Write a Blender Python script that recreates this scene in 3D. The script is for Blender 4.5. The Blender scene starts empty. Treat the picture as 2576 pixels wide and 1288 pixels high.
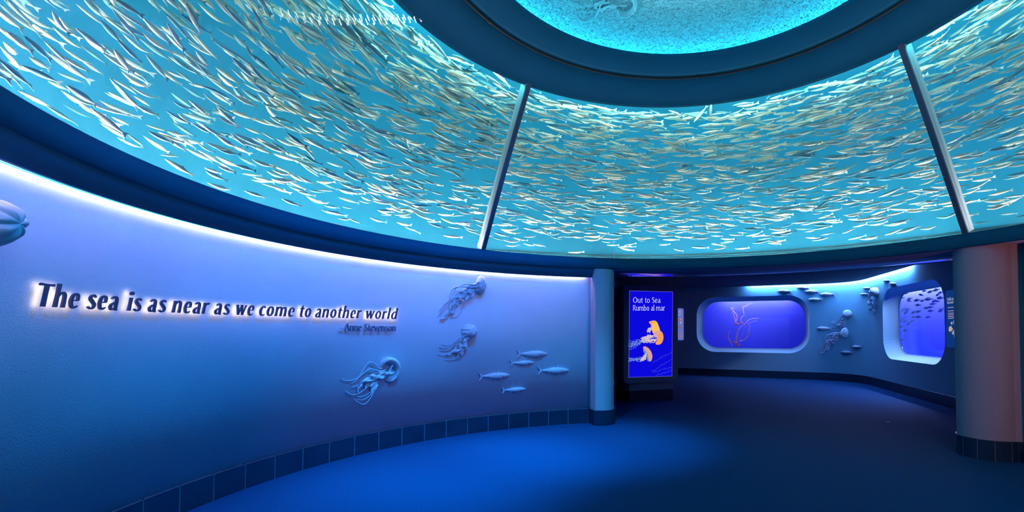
import bpy, bmesh, math, random
from mathutils import Vector, Matrix, noise
from mathutils.geometry import tessellate_polygon
C = bpy.context.scene
col = C.collection
rnd = random.Random(7)

# ---------------------------------------------------------------- camera, world, exposure
H = 1.45                                   # eye height in metres: every plan number below is in eye heights
FPX, CXP, CYP, PITCH, ROLL = 1230.74, 1497.53, 790.83, 0.0350, 0.0023
XC, YC = 0.5888, 2.6155                    # axis of the round gallery
cam_d = bpy.data.cameras.new('camera'); cam = bpy.data.objects.new('camera', cam_d); col.objects.link(cam)
cam_d.sensor_width = 36; cam_d.lens = 36 * FPX / 2576
cam_d.shift_x = (1288 - CXP) / 2576; cam_d.shift_y = (CYP - 644) / 2576
cam_d.clip_start = 0.02; cam_d.clip_end = 200
_fwd = Vector((0, math.cos(PITCH), math.sin(PITCH))); _u0 = Vector((0, -math.sin(PITCH), math.cos(PITCH))); _r0 = Vector((1, 0, 0))
RGT = math.cos(ROLL) * _r0 + math.sin(ROLL) * _u0; UPV = -math.sin(ROLL) * _r0 + math.cos(ROLL) * _u0; FWD = _fwd
M = Matrix((RGT, UPV, -FWD)).transposed().to_4x4(); M.translation = Vector((0, 0, H)); cam.matrix_world = M
C.camera = cam
w = bpy.data.worlds.new('world'); C.world = w; w.use_nodes = True
w.node_tree.nodes['Background'].inputs[0].default_value = (0.01, 0.03, 0.12, 1); w.node_tree.nodes['Background'].inputs[1].default_value = 0.06
C.view_settings.view_transform = 'Standard'; C.view_settings.look = 'None'; C.view_settings.exposure = 0.0; C.view_settings.gamma = 1.0
C.view_settings.use_curve_mapping = False
C.cycles.use_denoising = True; C.cycles.use_adaptive_sampling = True; C.cycles.adaptive_threshold = 0.05; C.cycles.max_bounces = 6; C.cycles.diffuse_bounces = 3; C.cycles.glossy_bounces = 3
C.cycles.transparent_max_bounces = 16; C.cycles.caustics_reflective = False; C.cycles.caustics_refractive = False
C.cycles.sample_clamp_indirect = 4.0; C.cycles.blur_glossy = 1.0

# light strengths (colour, strength) gathered here for tuning
COVE_A = ((1.0, 0.46, 1.0), 44.0)         # lavender strip close over the curved wall, short reach
COVE_C = ((0.0, 0.20, 1.0), 10.0)          # added saturated blue strip a little off the wall, long reach
COVE_B = ((0.02, 0.9, 1.0), 9.0)          # added cyan strip tinting the very top
WATER = ((0.20, 0.85, 1.0), 0.10, (0.1, 0.85, 1.0), 0.10)   # scatter colour, density, absorb colour, density
DOME_LED = ((0.06, 0.65, 0.85), 30.0)
TANK_TOP = ((1.3, 1.0, 0.76), 9.0)
TANK_FILL = ((0.02, 0.80, 0.98), 30.0)
TANK_SILL = ((1.4, 1.05, 1.0), 90.0)
LETTER_GLOW = ((1.0, 0.60, 0.40), 15.0)
FAR_COVE = ((0.22, 0.40, 1.0), 190.0)
WIN_TOP = ((1.0, 0.75, 1.0), 66.0)

def P(R, az, z):
    a = math.radians(az)
    return Vector((H * (XC + R * math.sin(a)), H * (YC + R * math.cos(a)), H * (z + 1)))

def lamp(name, kind, loc, target, color, energy, size=0.1, spot=60, blend=0.6):
    d = bpy.data.lights.new(name, kind); d.color = color; d.energy = energy
    if kind == 'SPOT': d.spot_size = math.radians(spot); d.spot_blend = blend; d.shadow_soft_size = size
    elif kind == 'AREA': d.size = size
    else: d.shadow_soft_size = size
    o = bpy.data.objects.new(name, d); col.objects.link(o); o.location = loc
    o.rotation_euler = (Vector(target) - Vector(loc)).to_track_quat('-Z', 'Y').to_euler()
    return o

# unseen blue spots added at the rail to light carpet and curved wall
for _az, _e in ((-120, 60), (-92, 240), (-62, 390), (-32, 370)):
    lamp('wall_wash', 'SPOT', P(1.50, _az, 2.12), P(2.62, _az, -0.95), (0.0, 0.19, 1.0), _e, 0.06, 84, 1.0)
for _az, _e in ((-92, 900), (-55, 1900), (-20, 1500)):
    lamp('blue_spot', 'SPOT', P(1.50, _az, 2.12), P(1.95, _az, -1), (0.0, 0.42, 1.0), _e, 0.06, 50, 1.0)
lamp('amber_spot', 'SPOT', P(2.45, 118, 0.5), P(2.95, 66, -0.1), (1.0, 0.26, 0.16), 150, 0.05, 80, 0.9)  # unseen amber spots giving the red cast on column and wall
lamp('amber_spot', 'SPOT', P(1.5, 100, 2.05), P(2.85, -42, -0.55), (1.0, 0.22, 0.16), 170, 0.08, 44, 1.0)

# ---------------------------------------------------------------- helpers
def tag(o, label=None, cat=None, group=None, kind=None):
    if label: o['label'] = label
    if cat: o['category'] = cat
    if group: o['group'] = group
    if kind: o['kind'] = kind
    return o

def empty(name, loc, label=None, cat=None, group=None):
    o = bpy.data.objects.new(name, None); col.objects.link(o); o.location = loc; o.empty_display_size = 0.05
    return tag(o, label, cat, group)

class MB:
    """collects verts and faces; build() links them as one mesh object, placed relative to its parent"""
    def __init__(s): s.v = []; s.f = []; s.m = []
    def add(s, verts, faces, mi=0):
        n = len(s.v); s.v += [Vector(p) for p in verts]
        for fc in faces: s.f.append([i + n for i in fc]); s.m.append(mi)
    def grid(s, rows, mi=0, cu=False, cv=False):
        nr, nc = len(rows), len(rows[0]); vs = [p for r in rows for p in r]; fs = []
        for i in range(nr if cv else nr - 1):
            for j in range(nc if cu else nc - 1):
                a, b = i, (i + 1) % nr; c, d = j, (j + 1) % nc
                fs.append((a * nc + c, a * nc + d, b * nc + d, b * nc + c))
        s.add(vs, fs, mi)
    def tube(s, pts, rad, seg=8, mi=0, flat=1.0, nrm=None):
        rows = []; n = len(pts); pts = [Vector(p) for p in pts]
        for i, p in enumerate(pts):
            t = (pts[min(i + 1, n - 1)] - pts[max(i - 1, 0)]).normalized()
            ref = Vector(nrm) if nrm is not None else (Vector((0, 0, 1)) if abs(t.z) < 0.9 else Vector((1, 0, 0)))
            b = t.cross(ref).normalized(); c = b.cross(t).normalized()
            r = rad[i] if isinstance(rad, (list, tuple)) else rad
            rows.append([p + b * (r * math.cos(2 * math.pi * k / seg)) + c * (r * flat * math.sin(2 * math.pi * k / seg)) for k in range(seg)])
        s.grid(rows, mi, cu=True)
        n0 = len(s.v) - n * seg
        s.f.append([n0 + k for k in range(seg)]); s.m.append(mi); s.f.append([n0 + (n - 1) * seg + k for k in reversed(range(seg))]); s.m.append(mi)
    def box(s, o, a, b, c, mi=0):
        o, a, b, c = Vector(o), Vector(a), Vector(b), Vector(c)
        vs = [o, o + a, o + a + b, o + b, o + c, o + a + c, o + a + b + c, o + b + c]
        s.add(vs, [(0, 3, 2, 1), (4, 5, 6, 7), (0, 1, 5, 4), (1, 2, 6, 5), (2, 3, 7, 6), (3, 0, 4, 7)], mi)
    def prism(s, poly, off, mi=0):
        """poly: list of points; extruded by vector off"""
        n = len(poly); a = [Vector(p) for p in poly]; b = [p + Vector(off) for p in a]
        s.add(a + b, [list(range(n))[::-1], [n + i for i in range(n)]] + [(i, (i + 1) % n, n + (i + 1) % n, n + i) for i in range(n)], mi)
    def build(s, name, mats, parent=None, smooth=False, loc=None, bevel=0, merge=False):
        if not isinstance(mats, (list, tuple)): mats = [mats]
        off = Vector(loc) if loc is not None else Vector((0, 0, 0))
        base = parent_loc(parent)
        me = bpy.data.meshes.new(name); me.from_pydata([tuple(p - off - base) for p in s.v], [], s.f)
        for m in mats: me.materials.append(m)
        me.polygons.foreach_set('material_index', s.m)
        if smooth: me.polygons.foreach_set('use_smooth', [True] * len(s.f))
        me.validate(); bm = bmesh.new(); bm.from_mesh(me)
        if merge: bmesh.ops.remove_doubles(bm, verts=bm.verts, dist=1e-5)
        bmesh.ops.recalc_face_normals(bm, faces=bm.faces); bm.to_mesh(me); bm.free(); me.update()
        o = bpy.data.objects.new(name, me); col.objects.link(o)
        o.location = off
        if parent is not None: o.parent = parent
        if bevel:
            b = o.modifiers.new('edge', 'BEVEL'); b.width = bevel; b.segments = 3; b.limit_method = 'ANGLE'; b.angle_limit = math.radians(40)
        return o
def parent_loc(o):
    v = Vector((0, 0, 0))
    while o is not None: v += o.location; o = o.parent
    return v

def cr(pts, n=8):
    """Catmull-Rom through tuples of any length"""
    pts = [tuple(p) for p in pts]
    if len(pts) < 3: 
        return [tuple(a + (b - a) * k / n for a, b in zip(pts[0], pts[1])) for k in range(n + 1)]
    q = [tuple(2 * a - b for a, b in zip(pts[0], pts[1]))] + pts + [tuple(2 * a - b for a, b in zip(pts[-1], pts[-2]))]
    out = []
    for i in range(1, len(q) - 2):
        for k in range(n):
            t = k / n
            out.append(tuple(0.5 * (2 * b + (c - a) * t + (2 * a - 5 * b + 4 * c - d) * t * t + (3 * b - a - 3 * c + d) * t ** 3) for a, b, c, d in zip(q[i - 1], q[i], q[i + 1], q[i + 2])))
    out.append(pts[-1]); return out

def rev(profile, az0, az1, n):
    return [[P(R, az0 + (az1 - az0) * k / n, z) for R, z in profile] for k in range(n + 1)]

def ray(x, y): return (RGT * ((x - CXP) / FPX) - UPV * ((y - CYP) / FPX) + FWD)
EYE = Vector((0, 0, H))
def on_plane(x, y, p0, n):
    d = ray(x, y); return EYE + d * ((Vector(p0) - EYE).dot(n) / d.dot(n))
def on_round_wall(x, y, R):
    d = ray(x, y); a = d.x ** 2 + d.y ** 2; b = -2 * (d.x * XC + d.y * YC) * H; c = (XC ** 2 + YC ** 2 - R * R) * H * H
    return EYE + d * ((-b + math.sqrt(b * b - 4 * a * c)) / 2 / a)
def wall_normal(p):
    v = Vector((XC * H - p.x, YC * H - p.y, 0)); return v.normalized()
def azim(p): return math.degrees(math.atan2(p.x / H - XC, p.y / H - YC))

# ---------------------------------------------------------------- materials
def mat(name, color, rough=0.6, metal=0.0, spec=0.5, bump=None, mottled=None, speck=None):
    m = bpy.data.materials.new(name); m.use_nodes = True; nt = m.node_tree; b = nt.nodes['Principled BSDF']
    b.inputs['Base Color'].default_value = (*color, 1); b.inputs['Roughness'].default_value = rough; b.inputs['Metallic'].default_value = metal
    b.inputs['Specular IOR Level'].default_value = spec
    tc = nt.nodes.new('ShaderNodeTexCoord')
    if mottled:                                  # (scale, amount): plain paint variation
        nz = nt.nodes.new('ShaderNodeTexNoise'); nz.inputs['Scale'].default_value = mottled[0]; nz.inputs['Detail'].default_value = 5
        rp = nt.nodes.new('ShaderNodeValToRGB'); rp.color_ramp.elements[0].position = 0.3; rp.color_ramp.elements[1].position = 0.7
        rp.color_ramp.elements[0].color = (*[c * (1 - mottled[1]) for c in color], 1); rp.color_ramp.elements[1].color = (*[min(1, c * (1 + mottled[1])) for c in color], 1)
        nt.links.new(tc.outputs['Object'], nz.inputs['Vector']); nt.links.new(nz.outputs['Fac'], rp.inputs[0]); nt.links.new(rp.outputs[0], b.inputs['Base Color'])
    if bump:                                     # list of (scale, detail, distance)
        prev = None
        for sc, de, di in bump:
            nz = nt.nodes.new('ShaderNodeTexNoise'); nz.inputs['Scale'].default_value = sc; nz.inputs['Detail'].default_value = de
            bp = nt.nodes.new('ShaderNodeBump'); bp.inputs['Distance'].default_value = di; bp.inputs['Strength'].default_value = 1.0
            nt.links.new(tc.outputs['Object'], nz.inputs['Vector']); nt.links.new(nz.outputs['Fac'], bp.inputs['Height'])
            if prev: nt.links.new(prev.outputs[0], bp.inputs['Normal'])
            prev = bp
        nt.links.new(prev.outputs[0], b.inputs['Normal'])
    return m
def emis(name, color, strength):
    m = bpy.data.materials.new(name); m.use_nodes = True; nt = m.node_tree; nt.nodes.remove(nt.nodes['Principled BSDF'])
    e = nt.nodes.new('ShaderNodeEmission'); e.inputs[0].default_value = (*color, 1); e.inputs[1].default_value = strength
    nt.links.new(e.outputs[0], nt.nodes['Material Output'].inputs[0]); return m
def glass(name, f0=0.045, tint=(1, 1, 1)):
    m = bpy.data.materials.new(name); m.use_nodes = True; nt = m.node_tree; nt.nodes.remove(nt.nodes['Principled BSDF'])
    tr = nt.nodes.new('ShaderNodeBsdfTransparent'); tr.inputs[0].default_value = (*tint, 1)
    gl = nt.nodes.new('ShaderNodeBsdfGlossy'); gl.inputs['Roughness'].default_value = 0.02; gl.inputs[0].default_value = (1, 1, 1, 1)
    g = nt.nodes.new('ShaderNodeNewGeometry'); dp = nt.nodes.new('ShaderNodeVectorMath'); dp.operation = 'DOT_PRODUCT'
    ab = nt.nodes.new('ShaderNodeMath'); ab.operation = 'ABSOLUTE'; om = nt.nodes.new('ShaderNodeMath'); om.operation = 'SUBTRACT'; om.inputs[0].default_value = 1.0
    pw = nt.nodes.new('ShaderNodeMath'); pw.operation = 'POWER'; pw.inputs[1].default_value = 5.0
    ma = nt.nodes.new('ShaderNodeMath'); ma.operation = 'MULTIPLY_ADD'; ma.inputs[1].default_value = 1 - f0; ma.inputs[2].default_value = f0
    mx = nt.nodes.new('ShaderNodeMixShader'); L = nt.links.new
    L(g.outputs['Normal'], dp.inputs[0]); L(g.outputs['Incoming'], dp.inputs[1]); L(dp.outputs['Value'], ab.inputs[0]); L(ab.outputs[0], om.inputs[1])
    L(om.outputs[0], pw.inputs[0]); L(pw.outputs[0], ma.inputs[0]); L(ma.outputs[0], mx.inputs[0]); L(tr.outputs[0], mx.inputs[1]); L(gl.outputs[0], mx.inputs[2])
    L(mx.outputs[0], nt.nodes['Material Output'].inputs[0]); return m

PLASTER = mat('grey_plaster', (0.38, 0.53, 0.66), 0.75, spec=0.25, bump=[(90, 2, 0.0022)], mottled=(1.6, 0.04))
RELIEF = mat('painted_relief', (0.45, 0.58, 0.70), 0.55, spec=0.4)
RINGPAINT = mat('ring_paint', (0.003, 0.095, 0.185), 0.6, spec=0.08, mottled=(3, 0.04))
VALANCE = mat('valance_paint', (0.008, 0.11, 0.21), 0.6, spec=0.3)
GLOSSBAND = mat('polished_soffit', (0.75, 0.75, 0.95), 0.18, metal=0.85)
TILE = mat('dark_tile', (0.006, 0.03, 0.07), 0.3, spec=0.5, mottled=(4, 0.15))
GROUT = mat('tile_grout', (0.10, 0.16, 0.24), 0.8)
CARPET = mat('carpet', (0.0025, 0.05, 0.148), 0.95, spec=0.1, bump=[(260, 2, 0.006)], mottled=(90, 0.35))
DARKCEIL = mat('dark_ceiling', (0.02, 0.025, 0.05), 0.8)
FARWALL = mat('far_wall_paint', (0.16, 0.46, 0.62), 0.75, spec=0.2, bump=[(50, 2, 0.0018)])
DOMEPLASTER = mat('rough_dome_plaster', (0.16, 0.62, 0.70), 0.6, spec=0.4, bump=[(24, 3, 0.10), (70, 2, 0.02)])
TANKPAINT = mat('tank_liner', (0.016, 0.38, 0.57), 0.8, spec=0.1, mottled=(1.2, 0.08))
SEAMCAP = mat('seam_cap', (0.05, 0.09, 0.16), 0.5)
SEAMSIDE = mat('acrylic_seam', (0.52, 0.56, 0.56), 0.4)
BLACKRAIL = mat('black_rail', (0.006, 0.006, 0.01), 0.5)
LETTERPAINT = mat('letter_paint', (0.05, 0.07, 0.17), 0.45)
NAMEPAINT = mat('name_paint', (0.13, 0.2, 0.36), 0.5)
PILLARPAINT = mat('pillar_paint', (0.42, 0.40, 0.48), 0.7, spec=0.2, bump=[(60, 3, 0.003)])
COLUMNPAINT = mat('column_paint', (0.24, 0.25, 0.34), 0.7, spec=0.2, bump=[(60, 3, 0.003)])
ACRYLIC = glass('tank_acrylic', 0.035, (0.82, 0.97, 1.0))
WINGLASS = glass('window_glass', 0.025)
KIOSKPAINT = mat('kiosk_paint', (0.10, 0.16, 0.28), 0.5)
BLUELINER = mat('blue_tank_liner', (0.05, 0.09, 0.85), 0.8, spec=0.1)
METALCLIP = mat('metal_trim', (0.5, 0.52, 0.55), 0.35, metal=0.8)

# ================================================================= THE SETTING
AZ_PIL, AZ_COL = -12.6, 61.4
def struct(o): o['kind'] = 'structure'; return o
def loop(profile, az0, az1, n, name, m, smooth=True):
    b = MB(); b.grid(rev(profile, az0, az1, n)); return struct(b.build(name, m, smooth=smooth))

# floor
b = MB(); b.box((-9 * H, -6 * H, -0.1), (22 * H, 0, 0), (0, 20 * H, 0), (0, 0, 0.1)); struct(b.build('floor', CARPET))

# curved wall with its tile baseboard
def thick(profile_r, z0, z1, r_out): return [(profile_r, z0), (profile_r, z1), (r_out, z1), (r_out, z0)]
b = MB(); rows = rev(thick(2.866, -1, 0.72, 2.95), -152, -12.6, 120); b.grid(rows, cu=True)
b.f.append([0, 1, 2, 3]); b.m.append(0); n4 = len(b.v); b.f.append([n4 - 4, n4 - 3, n4 - 2, n4 - 1]); b.m.append(0)
wl = b.build('wall_left', PLASTER); struct(wl)
for p in wl.data.polygons: p.use_smooth = True
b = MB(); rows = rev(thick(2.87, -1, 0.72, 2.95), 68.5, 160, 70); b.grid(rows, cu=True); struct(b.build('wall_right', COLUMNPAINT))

def tiled_base(name, az0, az1, step, R=2.846, z1=-0.842, gap=0.16):
    b = MB(); a = az1
    while a > az0:
        lo = max(az0, a - step)
        b.grid(rev([(R + 0.02, -1), (R, -1), (R, z1 - 0.004), (R + 0.003, z1), (R + 0.02, z1)], lo + gap / 2, a - gap / 2, 4), 0)
        a -= step
    b.grid(rev([(R + 0.002, -1), (R + 0.002, z1 - 0.006), (R + 0.02, z1 - 0.004)], az0, az1, 110), 1)
    return struct(b.build(name, [TILE, GROUT]))
tiled_base('baseboard_left', -152, -13.6, 4.4)
tiled_base('baseboard_right', 68.5, 160, 4.4)

# ring that carries the glass: fascia, set-back valance, and sill
loop([(2.80, 0.79), (2.745, 0.802), (2.745, 0.694), (2.752, 0.688), (2.775, 0.688)], -180, 180, 240, 'trim_1', RINGPAINT)
loop([(2.762, 0.70), (2.762, 0.686), (2.80, 0.592), (2.822, 0.592), (2.822, 0.70)], -152, AZ_PIL + 0.2, 130, 'trim_2', VALANCE)
loop([(2.752, 0.70), (2.752, 0.692), (3.54, 0.692)], AZ_PIL - 8, 200, 180, 'trim_3', GLOSSBAND)
loop([(3.54, 0.692), (3.545, 0.688), (3.57, 0.688), (3.57, 0.74)], AZ_PIL - 8, 200, 180, 'trim_4', RINGPAINT)
# cove strip over the curved wall, with added blue and cyan strips shaping its colour
def strip(name, R, z, w, az0, az1, m, label, n=110, up=False):
    b = MB(); rows = []
    for k in range(n + 1):
        az = az0 + (az1 - az0) * k / n
        rows.append([P(R + w * math.cos(t), az, z + w * math.sin(t)) for t in [2 * math.pi * q / 6 for q in range(6)]])
    b.grid(rows, cu=True); return tag(b.build(name, m, smooth=True), label, 'light strip')
strip('cove_light', 2.855, 0.645, 0.006, -150, -14.2, emis('cove_glow', *COVE_A), 'long pale glowing strip light in the cove, close to the curved wall')
strip('blue_cove_light', 2.834, 0.635, 0.007, -150, -14.2, emis('blue_cove_glow', *COVE_C), 'long deep blue strip light in the cove, just inside the pale one')
strip('cyan_cove_light', 2.857, 0.602, 0.003, -150, -14.2, emis('cyan_cove_glow', *COVE_B), 'thin cyan strip light at the very top of the curved wall')

# pillar at the end of the curved wall (rounded face, flat side toward the wall)
def plan(pts, k=6): return cr(pts, k)
def extrude_plan(name, pts, z0, z1, m, parent=None, smooth=False):
    b = MB(); b.prism([(H * x, H * y, H * (z0 + 1)) for x, y in pts], (0, 0, H * (z1 - z0))); return b.build(name, m, parent, smooth)
pil = [(-0.055, 5.46), (-0.055, 5.395), (0.004, 5.262)] + cr([(0.004, 5.262), (0.09, 5.258), (0.16, 5.295), (0.198, 5.36)], 6)[1:] + [(0.21, 5.46), (0.21, 5.6), (-0.05, 5.6)]
struct(extrude_plan('wall_pillar', pil, -0.842, 0.676, PILLARPAINT))
pb = [(-0.066, 5.46), (-0.066, 5.375), (-0.009, 5.236)] + cr([(-0.009, 5.236), (0.09, 5.232), (0.17, 5.275), (0.216, 5.35)], 6)[1:] + [(0.226, 5.46), (0.226, 5.61), (-0.06, 5.61)]
struct(extrude_plan('baseboard_pillar', pb, -1.0, -0.842, TILE))
# column on the other side of the opening
def circ(cx, cy, r, n=48, a0=0, a1=360): return [(cx + r * math.cos(math.radians(a0 + (a1 - a0) * k / n)), cy + r * math.sin(math.radians(a0 + (a1 - a0) * k / n))) for k in range(n)]
CX2, CY2, CR2 = 3.212, 4.018, 0.214
def nose(r): 
    """rounded wall end: round on the opening side, running off along the round room on the other"""
    pts = circ(CX2, CY2, r, 40, 60, 285)
    return pts + [(3.62, 3.70 - (r - CR2)), (3.62, 4.15)]
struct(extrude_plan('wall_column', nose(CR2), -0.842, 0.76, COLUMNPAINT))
b = MB(); nb = nose(CR2 + 0.012); b.prism([(H * x, H * y, 0) for x, y in nb], (0, 0, H * 0.158), 0)
for k in range(2, 40, 5):
    x, y = nb[k]; dx, dy = x - CX2, y - CY2; L = math.hypot(dx, dy); dx, dy = dx / L, dy / L
    b.box((H * (x - dy * 0.002 + dx * 0.0006 - dx * .004), H * (y + dx * 0.002 + dy * 0.0006 - dy * .004), 0), (H * dy * 0.004, -H * dx * 0.004, 0), (H * dx * .004, H * dy * .004, 0), (0, 0, H * 0.156), 1)
struct(b.build('baseboard_column', [TILE, GROUT]))

# upper ring and dome
loop([(1.93, 2.40), (1.93, 2.112), (1.876, 2.111), (1.578, 2.199), (1.578, 2.235), (1.536, 2.235), (1.536, 2.206), (1.506, 2.213), (1.498, 2.222), (1.334, 2.2506), (1.334, 2.285), (1.345, 2.285), (1.352, 2.262), (1.46, 2.262), (1.475, 2.30)], -180, 180, 260, 'trim_5', RINGPAINT)
b = MB(); prof = [(1.475 * math.cos(t), 2.30 + 0.30 * math.sin(t)) for t in [math.pi / 2 * k / 26 for k in range(27)]]
b.grid(rev(prof, -180, 180, 160)); struct(b.build('ceiling_dome', DOMEPLASTER, smooth=True))
strip('dome_cove_light', 1.415, 2.284, 0.010, -180, 180, emis('dome_glow', *DOME_LED), 'glowing ring light hidden behind the lip of the ceiling dome', 160)
# rail under the ring
rail = empty('rail', P(0, 0, 2.19), 'thin black hanging rail running round the underside of the overhead ring', 'rail')
b = MB(); rows = []
for k in range(241):
    az = -180 + 1.5 * k; rows.append([P(1.556 + 0.0085 * math.cos(t), az, 2.196 + 0.0085 * math.sin(t)) for t in [2 * math.pi * q / 8 for q in range(8)]])
b.grid(rows, cu=True); b.build('rail_bar', BLACKRAIL, rail, smooth=True)
for az in [azim(on_plane(x, y, P(0, 0, 2.195), Vector((0, 0, 1)))) + d for x, y in ((1243, 50), (1755, 189)) for d in (0,)] + [100, 150, -150, -100]:
    b = MB(); c = P(1.556, az, 2.196); t = (P(1.556, az + 1, 2.196) - c).normalized(); rr = (P(1.6, az, 2.196) - c).normalized()
    b.tube([c - t * 0.022, c - t * 0.014, c + t * 0.014, c + t * 0.022], [0.013, 0.019, 0.019, 0.013], 10)
    b.tube([c, c + Vector((0, 0, 0.06))], [0.006, 0.006], 8)
    b.build('bracket', BLACKRAIL, rail, smooth=True)

# glass panes between the seams, tank shell behind them
SEAMS = [-137.2, -37.95, 61.2, 160.3]
def glass_profile(off=0.0):
    return [(2.745 + off - (0.869) * t + 0.012 * math.sin(math.pi * t), 0.802 + 1.309 * t) for t in [k / 14 for k in range(15)]]
for i, a0 in enumerate(SEAMS):
    a1 = SEAMS[i + 1] if i < 3 else SEAMS[0] + 360
    b = MB(); inner = glass_profile(0.012); outer = [(R + 0.045, z + 0.02) for R, z in inner][::-1]
    b.grid(rev(inner + outer, a0 + 0.2, a1 - 0.2, 90), cu=True)
    b.f.append(list(range(30))); b.m.append(0); n_ = len(b.v); b.f.append(list(range(n_ - 30, n_))); b.m.append(0)
    struct(b.build('window_%d' % (i + 1), ACRYLIC, smooth=False))
for a in SEAMS:                                # radial seam: dark inner cap, pale side
    b = MB(); g0 = glass_profile(0.0); da = 0.42
    for mi, (off0, off1) in ((0, (-0.004, 0.014)), (1, (0.014, 0.10))):
        rows = []
        for R, z in g0:
            wd = da * 2.745 / R
            rows.append([P(R + off0, a - wd, z + off0 * 0.4), P(R + off1, a - wd, z + off1 * 0.4), P(R + off1, a + wd, z + off1 * 0.4), P(R + off0, a + wd, z + off0 * 0.4)])
        b.grid(rows, mi, cu=True)
    struct(b.build('trim_seam', [SEAMCAP, SEAMSIDE]))
shell = [(2.80, 0.79), (2.83, 0.70), (3.25, 0.70)] + [(3.25 + 0.85 * math.sin(t), 1.15 - 0.45 * math.cos(t)) for t in [math.pi / 2 * k / 8 for k in range(1, 9)]] + [(4.05, 1.7), (3.95, 2.15), (3.7, 2.45), (3.2, 2.58), (2.5, 2.60), (1.93, 2.55), (1.93, 2.112)]
loop(shell, -180, 180, 160, 'wall_tank', TANKPAINT)
b = MB(); b.grid(rev([(1.945, 2.20), (1.965, 2.34)][::-1], -180, 180, 120)); tag(b.build('tank_light', emis('tank_top_glow', *TANK_TOP), smooth=True), 'bright ring light above the water of the overhead tank', 'light strip')
strip('tank_sill_light', 2.90, 0.74, 0.022, -180, 180, emis('tank_sill_glow', *TANK_SILL), 'pale ring light low behind the sill of the overhead tank', 120)

wm = bpy.data.materials.new('tank_water'); wm.use_nodes = True; nt = wm.node_tree; nt.nodes.remove(nt.nodes['Principled BSDF'])
vs_ = nt.nodes.new('ShaderNodeVolumeScatter'); vs_.inputs['Color'].default_value = (*WATER[0], 1); vs_.inputs['Density'].default_value = WATER[1]
va_ = nt.nodes.new('ShaderNodeVolumeAbsorption'); va_.inputs['Color'].default_value = (*WATER[2], 1); va_.inputs['Density'].default_value = WATER[3]
ad_ = nt.nodes.new('ShaderNodeAddShader'); nt.links.new(vs_.outputs[0], ad_.inputs[0]); nt.links.new(va_.outputs[0], ad_.inputs[1]); nt.links.new(ad_.outputs[0], nt.nodes['Material Output'].inputs['Volume'])
gp = [(R + .065, z + .03) for R, z in glass_profile(0.012)]
wprof = [(R - .012, z + (.012 if z < 1 else -.012)) for R, z in shell[1:-3]] + [(2.5, 2.56), (2.1, 2.53)] + gp[::-1]
b = MB(); rr_ = rev(wprof, -180, 180, 120)[:-1]; b.grid(rr_, cu=True, cv=True); tag(struct(b.build('water', wm, merge=True)), 'clear turquoise water filling the overhead ring tank', 'water')

b = MB(); b.grid(rev([(1.985, 2.178), (1.945, 2.225)], -180, 180, 120)); tag(b.build('tank_back_light', emis('tank_back_glow', *TANK_FILL), smooth=True), 'tilted ring light behind the upper lip of the overhead tank, washing its liner', 'light strip')  # added ring, hidden by the lip, that brightens the liner

# ---------------------------------------------------------------- room beyond the opening
S1a, S1b = Vector((0.55, 12.048)), Vector((5.34, 9.972))          # back wall line (plan, eye heights)
S2a, S2b = Vector((5.34, 9.972)), Vector((4.35, 4.47))            # side wall line
d1 = (S1b - S1a).normalized(); d2 = (S2b - S2a).normalized(); TL = 0.8
f0, f1 = S1b - d1 * TL, S2a + d2 * TL
fil = [(1 - t) ** 2 * f0 + 2 * t * (1 - t) * S1b + t * t * f1 for t in [k / 14 for k in range(15)]]
FAR = [S1a] + fil + [S2b]
def on_far(x, y, off=0.0):
    """pixel ray to the far wall, off metres in front of it; returns point, wall tangent, wall normal"""
    d = ray(x, y); best = None
    for a, c in zip(FAR[:-1], FAR[1:]):
        e = c - a; den = d.x * e.y - d.y * e.x
        if abs(den) < 1e-9: continue
        t = H * (a.x * e.y - a.y * e.x) / den; s = ((d.x * t / H - a.x) * e.x + (d.y * t / H - a.y) * e.y) / e.length_squared
        if t > 0 and -1e-6 <= s <= 1 + 1e-6 and (best is None or t < best[0]): best = (t, e.normalized())
    if best is None: best = (11 * H, d1)
    t, e = best; n = Vector((e.y, -e.x, 0)).normalized()
    if n.dot(Vector((d.x, d.y, 0))) > 0: n = -n
    p = EYE + d * t; 
    if off: p = p + d * (-off / abs(d.normalized().dot(n)) / d.length)
    return p, Vector((e.x, e.y, 0)), n
ZT = 1.12
def rrect(u0, u1, v0, v1, r, n=10):
    out = []
    for cx_, cy_, a in ((u1 - r, v1 - r, 0), (u0 + r, v1 - r, 90), (u0 + r, v0 + r, 180), (u1 - r, v0 + r, 270)):
        for k in range(n + 1):
            t = math.radians(a + 90 * k / n); out.append((cx_ + r * math.cos(t), cy_ + r * math.sin(t)))
    return out
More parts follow.
